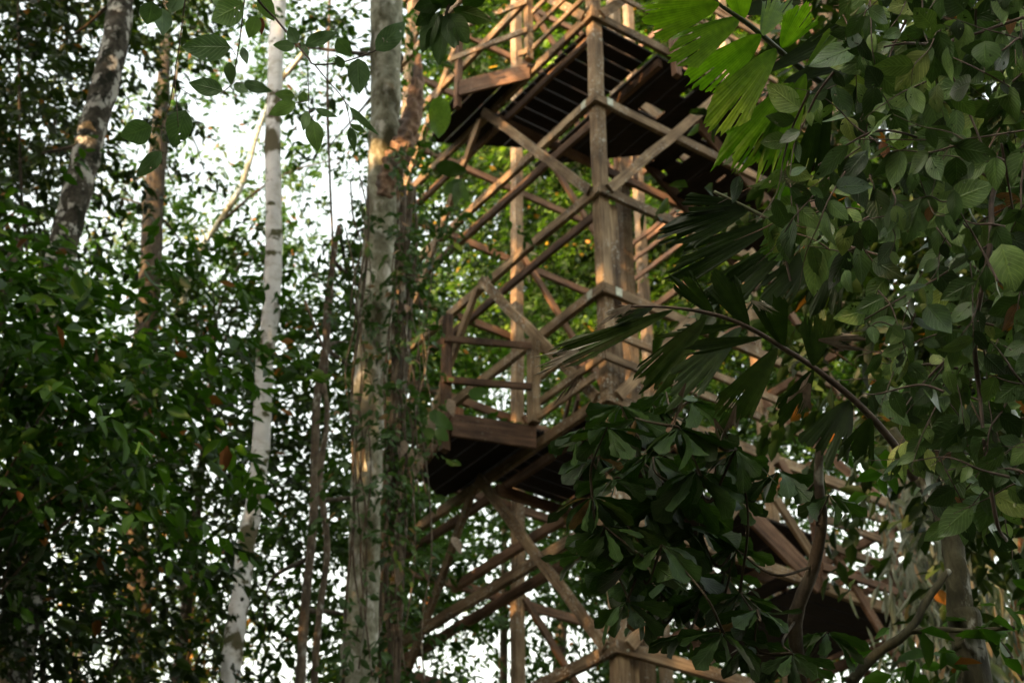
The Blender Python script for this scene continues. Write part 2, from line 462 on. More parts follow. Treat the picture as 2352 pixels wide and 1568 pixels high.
# the plank that doubles the front post below the third level
beam('post_plank', T(.02, .17, -.2), T(.02, .17, lvl(2) - .06), .16, .06, -LV)
o_ = .105
for k in range(-5, 11):
    z = lvl(k)
    if z < .5 or z > 23.8:
        continue
    # left face (outer and inner twin), right face, and the two far faces
    beam('beam', T(-.13, -o_, z), T(W_ + .25, -o_, z), .138, .065, RV)
    if k in (0, 1, 2, 4, 5):
        beam('beam', T(.1, .13, z - .05), T(W_ + .1, .13, z - .05), .13, .05, RV, WOOD_RED)
    beam('beam', T(-o_, -.1, z), T(-o_, W_ + .25, z), .138, .065, LV)
    beam('beam', T(W_ + o_ + .1, -.2, z), T(W_ + o_ + .1, W_ + .2, z), .13, .06, LV, WOOD_RED)
    beam('beam', T(-.2, W_ + o_, z), T(W_ + .2, W_ + o_, z), .13, .06, RV, WOOD_RED)
    if k in (0, 4, 8, -4):
        beam('beam', T(0, 1.13, z - .12), T(W_ + .1, 1.13, z - .12), .14, .07, RV, WOOD_RED)
        beam('beam', T(2.2, 0, z - .12), T(2.2, W_, z - .12), .14, .07, LV, WOOD_RED)
# inverted V braces in every face, apex at mid face two levels above their feet
for k in (-4, -2, 0, 2, 4, 6, 8):
    za, zb = lvl(k), lvl(k + 2)
    if zb < .4 or za > 23.8:
        continue
    m = 2.36
    beam('brace', T(m - .04, -o_ - .075, za + .03), T(.02, -o_ - .045, zb + .02), .125, .055, RV)
    beam('brace', T(m + .07, -o_ - .06, za - .03), T(W_ - .02, -o_ + .02, zb), .125, .055, RV)
    beam('brace', T(-o_ - .075, m, za + .05), T(-o_ - .045, .02, zb + .02), .13, .055, LV)
    beam('brace', T(-o_ - .06, m + .07, za - .03), T(-o_ + .0, W_ - .02, zb), .12, .055, LV, WOOD_RED)
    beam('brace', T(W_ + .02, m - .1, za), T(W_ + .02, W_ - .05, zb), .11, .055, LV, WOOD_RED)
    beam('brace', T(m, W_, za), T(.05, W_, zb), .11, .055, RV, WOOD_RED)
# metal straps where the second and fourth levels meet the front post
for k in (1, 3):
    for (l, r) in ((.0, -.142), (-.142, .0)):
        if l:
            beam('metal_plate', T(l, .055, lvl(k)), T(l, .145, lvl(k)), .125, .006, LV, PLATE, front_post, jit=0)
        else:
            beam('metal_plate', T(.055, r, lvl(k)), T(.145, r, lvl(k)), .125, .006, RV, PLATE, front_post, jit=0)

# bolt heads where the beams meet the front post
for k in range(-2, 8):
    for sgn in (-1, 1):
        mb = MB()
        for (p, q) in ((T(.0, -.13, lvl(k) + .03 * sgn), T(.0, -.152, lvl(k) + .03 * sgn)),) if sgn > 0 else ((T(-.13, .0, lvl(k) - .03), T(-.152, .0, lvl(k) - .03)),):
            mb.tube([p, q], [.016, .014], 8, 2)
        if k not in (1, 3):
            mb.build('bolt', PLATE, front_post)

def clip(poly, nx, ny, c):
    """keep the part of a polygon where nx*x + ny*y >= c"""
    out = []
    for i in range(len(poly)):
        p, q = poly[i], poly[(i + 1) % len(poly)]
        dp, dq = nx * p[0] + ny * p[1] - c, nx * q[0] + ny * q[1] - c
        if dp >= 0:
            out.append(p)
        if dp * dq < 0:
            t = dp / (dp - dq)
            out.append((p[0] + t * (q[0] - p[0]), p[1] + t * (q[1] - p[1])))
    return out
def deck(name, poly, z, along, pitch=.22, gap=.02, th=.035, mat=WOOD_DECK, off=0.0, label=None, holes=()):
    """boards over a polygon in (l, r); along 'R' or 'L'"""
    mb = MB()
    idx = 0 if along == 'R' else 1
    lo = min(p[idx] for p in poly); hi = max(p[idx] for p in poly)
    x = lo + off
    while x < hi:
        n = (1, 0) if idx == 0 else (0, 1)
        q0 = clip(clip(poly, n[0], n[1], x), -n[0], -n[1], -(x + pitch - gap))
        qs = [q0]
        for (l0, l1, r0, r1) in holes:
            nq = []
            for q in qs:
                for (a, b, c) in ((-1, 0, -l0), (1, 0, l1)):
                    nq.append(clip(q, a, b, c))
                mid = clip(clip(q, 1, 0, l0), -1, 0, -l1)
                nq.append(clip(mid, 0, -1, -r0)); nq.append(clip(mid, 0, 1, r1))
            qs = [q for q in nq if len(q) >= 3]
        for q in qs:
          if len(q) >= 3:
            v = [T(a, b, z) for a, b in q] + [T(a, b, z + th) for a, b in q]
            m = len(q)
            f = [tuple(range(m))[::-1], tuple(range(m, 2 * m))] + [(i, (i + 1) % m, m + (i + 1) % m, m + i) for i in range(m)]
            mb.add(v, f)
        x += pitch
    o = mb.build(name, mat, tower, False)
    if label:
        o['label'] = label
    return o
# upper deck (level 0) and the deck two storeys down (level 4), each with a pointed bay beyond the left face
zA = lvl(0) + .05
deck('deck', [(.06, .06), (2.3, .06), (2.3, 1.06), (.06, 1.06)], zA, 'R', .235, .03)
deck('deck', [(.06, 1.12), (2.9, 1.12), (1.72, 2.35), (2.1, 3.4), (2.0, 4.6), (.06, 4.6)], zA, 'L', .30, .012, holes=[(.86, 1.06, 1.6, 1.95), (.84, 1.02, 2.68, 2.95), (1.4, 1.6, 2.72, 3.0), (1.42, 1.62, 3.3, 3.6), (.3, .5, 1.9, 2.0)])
deck('bay_deck', [(1.2, -.1), (2.05, -.72), (3.38, -.42), (2.74, .71), (2.32, 1.1), (2.32, -.02)], zA + .04, 'L', .25, .024)
beam('fascia_board', T(1.22, -.16, zA - .09), T(2.06, -.76, zA - .09), .28, .04, RV, WOOD_RED)
beam('railing_post', T(2.1, -.76, zA - .42), T(2.1, -.76, zA + .9), .085, .085, RV, WOOD_RED)
beam('railing_post', T(1.14, -.24, zA + .02), T(1.14, -.24, zA + 1.25), .10, .10, RV)
beam('railing_post', T(-.19, 1.24, zA - .5), T(-.19, 1.24, zA + 1.2), .10, .10, RV, WOOD_RED)
beam('railing_post', T(-.19, 2.9, zA - .4), T(-.19, 2.9, zA + 1.2), .10, .10, RV, WOOD_RED)
for h in (.22, .55, .9, 1.22):
    beam('railing_rail', T(-.05, -.2, zA + h), T(1.18, -.2, zA + h), .085, .04, RV)
for h in (.1, .5, 1.05):
    beam('railing_rail', T(1.08, -.3, zA + h), T(2.16 if h > .2 else 1.2, -.84 if h > .2 else -.37, zA + h), .10, .04, RV)
for h in (.45, .85, 1.2):
    beam('railing_rail', T(-.25, .1, zA + h - .1), T(-.25, 3.1, zA + h - .1), .09, .04, LV)
    beam('railing_rail', T(1.15, W_ - .2, zA + h), T(W_, W_ - .2, zA + h), .09, .04, RV, WOOD_RED)
for r in (1.5, 1.68, 1.86, 2.04, 2.22, 2.4, 2.58):
    beam('baluster', T(2.3, r, zA + .04), T(2.3, r, zA + 1.1), .08, .03, LV, WOOD_RED)
for (l, r) in ((1.15, 2.0), (1.08, 3.05), (1.66, 3.1), (1.7, 3.75)):  # loose boards added above the deck holes to catch the sun
    beam('sun_catch_board', T(l, r - .32, zA + .32), T(l + .12, r + .25, zA + .32), .26, .04, -RV - LV, WOOD)
zE = lvl(4) + .05
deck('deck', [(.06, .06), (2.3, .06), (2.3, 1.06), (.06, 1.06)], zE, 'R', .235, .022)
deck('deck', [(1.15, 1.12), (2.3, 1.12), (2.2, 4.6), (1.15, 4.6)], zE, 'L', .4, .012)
deck('bay_deck', [(1.08, -.1), (1.1, -.28), (1.42, -1.12), (2.72, -.8), (3.13, -.22), (2.5, -.02)], zE + .04, 'L', .25, .024)
beam('fascia_board', T(1.08, -.22, zE - .06), T(1.4, -1.17, zE - .06), .30, .04, RV, WOOD_RED)
beam('fascia_board', T(1.4, -1.17, zE - .02), T(2.62, -.88, zE - .02), .2, .04, RV, WOOD_RED)
beam('railing_post', T(1.5, -1.2, zE - .36), T(1.5, -1.2, zE + 1.5), .10, .10, RV, WOOD_RED)
beam('railing_post', T(1.05, -.27, zE + .1), T(1.05, -.27, zE + 1.25), .12, .12, RV)
beam('railing_post', T(1.85, -.8, zE + .07), T(1.85, -.8, zE + .5), .10, .10, RV, WOOD_RED)
for h in (.40, .75):
    beam('railing_rail', T(-.2, -.2, zE + h), T(1.08, -.2, zE + h), .10, .045, RV)
    beam('railing_rail', T(-.2, -.2, zE + h), T(-.2, 3.0, zE + h), .10, .045, LV)
for h in (.55, 1.12):
    beam('railing_rail', T(1.0, -.34, zE + h), T(1.46, -1.27, zE + h), .09, .04, RV, WOOD_RED)
beam('railing_rail', T(1.0, -.25, zE + .17), T(-.1, -.25, zE + .17), .10, .04, RV)
beam('railing_rail', T(.8, .2, zE + .5), T(2.2, 1.0, zE + .5), .10, .04, RV, WOOD_RED)
beam('railing_rail', T(.8, .2, zE + .95), T(2.2, 1.0, zE + .95), .10, .04, RV, WOOD_RED)
# half-storey landing at the right with its railing, and the flight down to it
zG = lvl(5) + .05
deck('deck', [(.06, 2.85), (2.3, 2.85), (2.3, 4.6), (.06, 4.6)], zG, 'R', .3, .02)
for z in (9.47, 9.77, 10.11, 10.40):
    beam('railing_rail', T(-.2, 2.9, z), T(-.2, W_ + .05, z), .10, .045, LV, WOOD_RED if z < 9.7 else WOOD)
    beam('railing_rail', T(-.1, W_ + .16, z), T(2.3, W_ + .16, z), .10, .045, RV, WOOD_RED)
for r in (2.95, 4.22):
    beam('railing_post', T(-.13, r, zG - .1), T(-.13, r, zG + 1.2), .11, .11, LV, WOOD_RED)
for l in (-.13, 1.02):
    beam('stair_stringer', T(l, .5, lvl(4) - .03), T(l, 2.9, lvl(5) - .02), .26, .05, LV, WOOD_RED)
for i in range(7):
    t = (i + .5) / 7
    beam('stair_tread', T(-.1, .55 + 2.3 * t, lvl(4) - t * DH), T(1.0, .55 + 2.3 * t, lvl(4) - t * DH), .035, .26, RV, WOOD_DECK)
# weathered loose planks and extra braces on the right face
beam('brace', T(-.17, 2.05, 10.50), T(-.17, 1.5, 9.72), .17, .035, LV)
beam('brace', T(-.12, 2.35, 10.2), T(-.12, 2.95, 9.5), .12, .05, LV)
# stair flight under the upper deck on the far right
beam('stair_stringer', T(1.7, 2.3, lvl(0) - .15), T(1.7, 4.3, lvl(1) - .1), .22, .05, LV, WOOD_RED)
beam('stair_stringer', T(.6, 2.3, lvl(0) - .15), T(.6, 4.3, lvl(1) - .1), .22, .05, LV, WOOD_RED)
for i in range(8):
    t = (i + .5) / 8
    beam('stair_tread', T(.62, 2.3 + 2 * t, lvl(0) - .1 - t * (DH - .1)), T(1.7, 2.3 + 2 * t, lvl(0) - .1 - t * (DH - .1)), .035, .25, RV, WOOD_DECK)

# ------------------------------------------------------------------ foliage
def unit(a):
    return a / (np.linalg.norm(a, axis=-1, keepdims=True) + 1e-9)
def leaf_arrays(base, d, nrm, L, Wd, fold=.12, curl=.18):
    """six-point folded leaves, two quads each"""
    n = len(base)
    side = unit(np.cross(d, nrm)); nn = unit(np.cross(side, d))
    L = np.broadcast_to(np.asarray(L, float), (n,))[:, None]; Wd = np.broadcast_to(np.asarray(Wd, float), (n,))[:, None]
    V = np.empty((n, 6, 3))
    V[:, 0] = base
    V[:, 1] = base + d * L * .36 + side * Wd * .5 + nn * fold * Wd
    V[:, 2] = base + d * L * .72 + side * Wd * .36 + nn * (fold * Wd - curl * L * .45)
    V[:, 3] = base + d * L - nn * curl * L
    V[:, 4] = base + d * L * .72 - side * Wd * .36 + nn * (fold * Wd - curl * L * .45)
    V[:, 5] = base + d * L * .36 - side * Wd * .5 + nn * fold * Wd
    o = np.arange(n)[:, None] * 6
    F = np.concatenate([o + np.array([[0, 1, 2, 3]]), o + np.array([[0, 3, 4, 5]])], axis=0)
    return V.reshape(-1, 3), F
def sprays(C, D, k, length, L, asp, droop=.35, flat=.75, spread=.25):
    """leafy twigs: k leaves alternate along each twig, in a roughly level plane"""
    S = len(C)
    t = np.tile(np.linspace(.08, 1, k), (S, 1)) + RG.normal(0, .03, (S, k))
    ln = length * RG.uniform(.7, 1.25, (S, 1))
    D = unit(D)
    pos = C[:, None, :] + D[:, None, :] * (t * ln)[..., None]
    pos[..., 2] -= droop * (t ** 2) * ln * .6
    pos += RG.normal(0, spread * length * .22, pos.shape)
    up = np.array([0, 0, 1.0])
    sd = unit(np.cross(D, up) + RG.normal(0, .25, D.shape))
    sg = np.where(np.arange(k) % 2 == 0, 1.0, -1.0)
    d = D[:, None, :] * .55 + sd[:, None, :] * sg[None, :, None] * .85
    d = d + RG.normal(0, .3, d.shape)
    d[..., 2] -= droop
    d = unit(d)
    nm = np.zeros_like(d); nm[..., 2] = flat
    nm += RG.normal(0, .45, nm.shape)
    return pos.reshape(-1, 3), d.reshape(-1, 3), nm.reshape(-1, 3)
def leaf_mesh(name, pos, d, nm, L, asp, mat, parent, odd=.03, tone0=None):
    n = len(pos)
    ll = L * RG.uniform(.6, 1.3, n)
    V, F = leaf_arrays(pos, d, nm, ll, ll * asp * RG.uniform(.8, 1.2, n))
    tone = np.clip(RG.normal(.45, .2, n) if tone0 is None else tone0 + RG.normal(0, .15, n), 0, .93)
    tone[RG.random(n) < odd] = 1.0
    return mesh_obj(name, V, F, mat, parent, False, {'tone': np.repeat(tone, 6)})

# how open the canopy is (tenths of sky), 24 x 16 cells over the view and a margin round it
OPEN = [
 "112234434430000000111111",
 "112455345520000000111111",
 "112576665420000000111111",
 "123477656611000000111111",
 "224365276323000000000000",
 "124243254142000000000000",
 "114312254222000000000000",
 "011112223211000000000000",
 "000121111003111111111000",
 "000111111003211111111100",
 "000011121001111111122333",
 "000011221002311121222433",
 "011221211011111122222433",
 "000112221013211122223433",
 "111112532023211111122333",
 "111113532023321111122323",
]
TAU = {0: 5.0, 1: 3.1, 2: 2.0, 3: 1.4, 4: 1.0, 5: .72, 6: .48, 7: .32}
# name, label, category, crown centre px, half extents px, distance, depth spread, leaf length, aspect, material, weight, trunk
TREES = [
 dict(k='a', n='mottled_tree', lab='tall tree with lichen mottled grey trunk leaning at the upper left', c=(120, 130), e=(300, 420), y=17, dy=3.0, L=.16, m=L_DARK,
      trunk=[(300, -260), (280, -20), (262, 110), (235, 215), (205, 330), (180, 430), (150, 545), (128, 640), (108, 740), (92, 850), (60, 1150), (20, 1600)], ty=13.5, tr=[26, 29, 31, 32, 32, 33, 33, 34, 36, 37, 40, 46], bm=B_MOTTLED),
 dict(k='b', n='brown_trunk_tree', lab='leafy tree with dark brown trunk between the mottled trunk and the white trunk', c=(330, 640), e=(260, 330), y=25, dy=3.5, L=.17, m=L_MID,
      trunk=[(392, -160), (386, 0), (378, 140), (371, 250), (364, 330), (352, 480), (345, 620), (336, 760), (322, 960), (312, 1200), (300, 1700)], ty=21, tr=[6, 9, 13, 17, 21, 24, 25, 26, 27, 28, 30], bm=B_DARK),
 dict(k='c', n='white_trunk_tree', lab='slender tree with smooth white trunk standing left of the vine clad tree', c=(560, 330), e=(250, 380), y=30, dy=5, L=.17, m=L_MID,
      trunk=[(646, -420), (640, -20), (633, 130), (627, 300), (628, 450), (629, 570), (624, 690), (611, 800), (604, 900), (601, 1010), (588, 1130), (566, 1250), (551, 1370), (538, 1470), (528, 1568), (505, 1900)], ty=15.5,
      tr=[15, 17, 17, 18, 18.5, 19.5, 20, 20.5, 20.5, 20, 20, 21, 22, 23, 24, 26], bm=B_WHITE),
 dict(k='d', n='pale_stem_tree', lab='loose crowned tree with thin pale leaning stem behind the white trunk', c=(760, 330), e=(190, 480), y=27, dy=5, L=.16, m=L_MID,
      trunk=[(735, 70), (690, 130), (640, 195), (596, 290), (570, 380), (548, 440), (500, 515), (462, 570), (440, 640), (380, 820), (330, 1100), (290, 1700)], ty=23, tr=[5, 5.5, 6, 6, 6.5, 7, 7, 7, 7, 8, 9, 10], bm=B_YELLOW),
 dict(k='e', n='understorey_tree', lab='broad leaved low tree with bright green leaves filling the lower left', c=(110, 930), e=(300, 260), y=10.5, dy=1.6, L=.15, m=L_BUSH, xmax=520, trunk=None, bm=B_DARK),
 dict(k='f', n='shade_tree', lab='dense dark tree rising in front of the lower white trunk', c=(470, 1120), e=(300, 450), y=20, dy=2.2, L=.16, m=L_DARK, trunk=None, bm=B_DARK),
 dict(k='g', n='vine_clad_tree', lab='thick yellowish trunk wrapped in lianas just left of the lookout tower', c=(800, 200), e=(170, 420), y=16.5, dy=2.5, L=.14, m=L_MID,
      trunk=[(892, -420), (888, -20), (886, 130), (884, 260), (880, 400), (872, 560), (862, 720), (850, 880), (843, 1040), (840, 1200), (834, 1350), (828, 1470), (822, 1568), (800, 2000)], ty=13,
      tr=[34, 36, 35, 34, 36, 38, 40, 38, 36, 36, 38, 42, 45, 52], bm=B_YELLOW),
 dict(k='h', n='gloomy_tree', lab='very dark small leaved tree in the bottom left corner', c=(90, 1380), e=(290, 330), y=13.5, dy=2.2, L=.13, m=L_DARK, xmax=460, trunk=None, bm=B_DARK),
 dict(k='i', n='lime_tree', lab='sunlit lime green tree seen through the upper lattice of the tower', c=(1250, 330), e=(300, 500), y=31, dy=5, L=.17, m=L_SUNLIT, dens=1.9, trunk=None, bm=B_DARK),
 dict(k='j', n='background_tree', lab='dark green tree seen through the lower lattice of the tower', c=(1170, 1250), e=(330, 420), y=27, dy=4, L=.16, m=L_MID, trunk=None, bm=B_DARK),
 dict(k='k', n='tall_green_tree', lab='tall green tree behind the right side of the tower', c=(1650, 650), e=(300, 560), y=29, dy=4.5, L=.18, m=L_SUNLIT, dens=1.9, trunk=None, bm=B_DARK),
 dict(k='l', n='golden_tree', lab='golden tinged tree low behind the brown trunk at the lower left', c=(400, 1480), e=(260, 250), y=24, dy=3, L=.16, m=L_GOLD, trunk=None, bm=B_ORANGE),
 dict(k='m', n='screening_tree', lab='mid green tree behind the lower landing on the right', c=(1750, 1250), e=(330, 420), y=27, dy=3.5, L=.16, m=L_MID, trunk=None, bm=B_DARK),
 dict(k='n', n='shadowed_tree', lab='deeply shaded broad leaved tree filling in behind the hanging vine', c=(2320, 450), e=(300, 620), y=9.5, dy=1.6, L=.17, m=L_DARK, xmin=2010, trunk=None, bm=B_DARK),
 dict(k='o', n='slim_tree', lab='slim green tree with twisted double stems between the white trunk and the vine clad tree', c=(730, 1050), e=(190, 560), y=19, dy=3.0, L=.15, m=L_MID,
      trunk=[(778, 520), (765, 600), (752, 700), (748, 800), (730, 900), (724, 1010), (722, 1150), (712, 1280), (700, 1400), (690, 1568), (680, 1900)], ty=14.5, tr=[5, 7, 8, 9, 9, 10, 10, 10, 11, 12, 13], bm=LIANA),
 dict(k='p', n='edge_tree', lab='green tree with orange lit trunk at the far right edge', c=(2330, 1150), e=(170, 480), y=20, dy=3, L=.16, m=L_MID,
      trunk=[(2330, 700), (2345, 950), (2350, 1100), (2352, 1250), (2345, 1568), (2345, 1900)], ty=16, tr=[22, 24, 25, 26, 28, 30], bm=B_ORANGE),
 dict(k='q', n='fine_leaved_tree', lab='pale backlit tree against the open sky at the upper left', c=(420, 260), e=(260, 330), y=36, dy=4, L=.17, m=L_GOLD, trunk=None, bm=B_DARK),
]
# sample leafy twigs over the whole view with a margin; each goes to a tree whose crown reaches there
acc = {t['k']: [] for t in TREES}
cellpx = 98.0
KL = 11
for cy in range(-3, 19):
    for cx_ in range(-4, 28):
        op = int(OPEN[min(15, max(0, cy))][min(23, max(0, cx_))])
        tau = TAU[op]
        area_left = tau * cellpx * cellpx
        guard = 0
        while area_left > 0 and guard < 400:
            guard += 1
            px, py = (cx_ + random.random()) * cellpx, (cy + random.random()) * cellpx
            ws = []
            for t in TREES:
                q = ((px - t['c'][0]) / t['e'][0]) ** 2 + ((py - t['c'][1]) / t['e'][1]) ** 2
                ws.append(math.exp(-1.6 * q * q) + 1e-7 / (1 + q))
            t = random.choices(TREES, ws)[0]
            if px < t.get('xmin', -9e9) or px > t.get('xmax', 9e9):
                continue
            y0 = t['y'] + random.gauss(0, t['dy'] * .55)
            m = mpp(y0, py)
            sg = .42 / m
            tn = random.gauss(.3, .26) if t['m'] is L_SUNLIT else random.gauss(.4, .2)  # per-tuft tone paints light and dark clumps into the leaf colour
            for _ in range(5):                       # twigs come in tufts, with gaps between the tufts
                qx, qy, y = px + random.gauss(0, sg), py + random.gauss(0, sg * .7), y0 + random.gauss(0, .4)
                acc[t['k']].append(np.append(P(qx, qy, y), tn))
                area_left -= KL * .5 * (t['L'] / m) * (t['L'] * .46 / m) * .62 / t.get('dens', 1)
for t in TREES:
    C = np.array(acc[t['k']])
    tufts = np.repeat(C[:, 3], KL); C = C[:, :3]
    cen = C.mean(axis=0)
    if t['trunk']:
        base = P(*t['trunk'][-1], t['ty']); base[2] = 0
    else:
        base = np.array([cen[0] + random.uniform(-.6, .6), cen[1] + random.uniform(-.5, .5), 0])
    root = thing(t['n'], t['lab'], 'tree', base, 'forest trees round the tower')
    D = unit((C - cen) * np.array([1, 1, .5]) + RG.normal(0, 1.0, C.shape) * np.array([1.4, 1.4, .7]))
    pos, d, nm = sprays(C, D, KL, .62 if t['L'] > .14 else .5, t['L'], .46)
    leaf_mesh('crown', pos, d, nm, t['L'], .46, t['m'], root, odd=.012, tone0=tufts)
    mb = MB()
    if t['trunk']:
        pts = [P(a, b, t['ty']) for a, b in t['trunk']]
        rad = [r * mpp(t['ty'], b) for r, (a, b) in zip(t['tr'], t['trunk'])]
        pts.append(np.array([pts[-1][0], pts[-1][1], -.3])); rad.append(rad[-1] * 1.25)
        mb.tube(pts, rad, 16, len(pts) * 9, .07)
        top = pts[0]
    else:
        zc = cen[2]
        r0 = .16
        top = np.array([cen[0], cen[1], zc + 1.5])
        pts = [top, np.array([cen[0] + random.uniform(-.3, .3), cen[1], zc * .66]), np.array([base[0], base[1], zc * .3]), np.array([base[0], base[1], -.3])]
        mb.tube(pts, [.05, .10, r0, r0 * 1.4], 10, 40, .06)
    mb.build('trunk', t['bm'], root)
    idx = RG.choice(len(C), size=min(len(C), 30), replace=False)
    tp = np.array(pts)
    for i in idx:
        tgt = C[i]
        cand = [q for q in tp if q[2] < tgt[2] - .4] or [tp[-1]]
        b0 = min(cand, key=lambda q: np.linalg.norm(q - tgt) + .3 * (tgt[2] - q[2]))
        if np.linalg.norm(b0 - tgt) > 3.4:
            continue
        mid = (b0 + tgt) / 2 + np.array([random.uniform(-.3, .3), random.uniform(-.3, .3), random.uniform(-.1, .4)])
        lb = MB()
        lb.tube([b0, mid, tgt], np.array([.03, .02, .006]) * (.55 if t['y'] < 15 else 1), 5, 9, cap=False)
        lb.build('limb', B_DARK, root)
    t['root'] = root

# the broken limb with peeling bark against the vine clad tree
g_ = [t for t in TREES if t['k'] == 'g'][0]
mb = MB()
pp = [(962, 128), (958, 190), (950, 255), (934, 315), (914, 360), (895, 405), (880, 455)]
mb.tube([P(a, b, 12.75 + .02 * i) for i, (a, b) in enumerate(pp)], [r * mpp(12.8, 250) for r in (6, 15, 20, 23, 26, 25, 16)], 26, 110, .2)
o = mb.build('broken_limb', B_PEEL, g_['root'])
o['label'] = 'broken reddish limb with peeling bark'
# flat roots and stems that run up the trunk
for i, off in enumerate((34, 44, 52, -34, 60, 68, 76)):
    mb = MB()
    q = [(880, 430), (872, 560), (862, 720), (850, 880), (843, 1040), (840, 1200), (834, 1350), (828, 1568), (800, 2000)]
    mb.tube([P(a + off + 7 * math.sin(j * 1.7 + i * 2) + (j * 2 if off > 0 else 0), b, 12.7 + .12 * math.sin(j + i)) for j, (a, b) in enumerate(q)], [(3.5 + (i % 3) * 2.2) * mpp(12.7, b) for a, b in q], 7, 50, .12)
    mb.build('liana', LIANA, g_['root'])

# ------------------------------------------------------------------ unseen shell of leaves added round the camera to shade the place
nF = 85000
nS = 12000                                                                          # extra leaves added to block the low sun
az = RG.uniform(math.radians(75), math.radians(360 + 5), nF) + math.radians(10)      # clockwise from the view direction: both sides and behind
el = np.arcsin(RG.uniform(math.sin(math.radians(2)), math.sin(math.radians(84)), nF))
az[:nS] = math.atan2(SUN_DIR.x, SUN_DIR.y) + 2 * math.pi + RG.normal(0, .32, nS)
el[:nS] = np.abs(SUN_EL + RG.normal(-.05, .16, nS)) + .02
rad_ = RG.uniform(17, 30, nF)
cl = unit(RG.normal(0, 1, (nF, 3)))
fp = np.stack([np.sin(az) * np.cos(el) * rad_, np.cos(az) * np.cos(el) * rad_, np.sin(el) * rad_ * .95 + 1.0], axis=1)
def view_px(p):
    q = p - np.array([0, 0, CAM_H])
    z = q[:, 1] * math.cos(PITCH) + q[:, 2] * math.sin(PITCH)
    v = -q[:, 1] * math.sin(PITCH) + q[:, 2] * math.cos(PITCH)
    return z, q[:, 0], v
zz, xx, vv = view_px(fp)
keep = (zz < 0) | (np.abs(xx) > zz * .42) | (np.abs(vv) > zz * .30)
keep &= ~((fp[:, 1] > 11) & (np.abs(fp[:, 0]) < 9))
# shell thinned above and behind the camera to let sky light onto the front
caz, cel = az, el
keep &= ~((np.abs(caz - math.radians(185)) < math.radians(62)) & (cel > math.radians(40)) & (RG.random(len(caz)) < .72))
# leaves removed along the sun rays so low sun reaches chosen spots
SPOTS = [(T(4.7, 2.15, 16.4), .55), (T(4.7, 2.15, 16.0), .4), (T(0, .0, 12.4), .2), (T(2.2, .13, 15.1), .4), (T(1.7, -.9, 11.1), .15), (P(925, 330, 12.7), .25), (T(1.66, 3.1, 17.0), .6), (T(1.1, 3.0, 17.0), .5), (T(1.15, 2.0, 17.0), .4), (T(1.7, 3.75, 17.0), .5),
         (T(.3, 2.2, 18.0), .6), (T(1.0, 3.4, 17.2), .6), (T(.5, -.1, 17.0), .4), (T(4.7, 2.15, 12.7), .35), (P(345, 620, 21), .7), (P(370, 1420, 22), 1.2), (P(330, 930, 20), .6), (P(2345, 1150, 16), .6), (T(2.6, 2.6, 13.2), .4), (P(400, 80, 34), 1.5), (P(1250, 250, 29), 2.2), (P(1600, 200, 28), 2.0)]
SV = np.array(sv)
for (q, r_) in SPOTS:
    e = fp - q
    al = e @ SV
    keep &= ~((np.linalg.norm(e - al[:, None] * SV, axis=1) < r_ + .2) & (al > 1))
fp = fp[keep]
dirs = unit(RG.normal(0, 1, fp.shape) * np.array([1, 1, .5]) - np.array([0, 0, .4]))
nms = RG.normal(0, .6, fp.shape) + np.array([0, 0, .5])
fo = leaf_mesh('forest', fp, dirs, nms, .75, .5, L_FAR, None, odd=.0)  # unseen leaf cards standing in for the forest, added to block sun and sky
fo['kind'] = 'stuff'

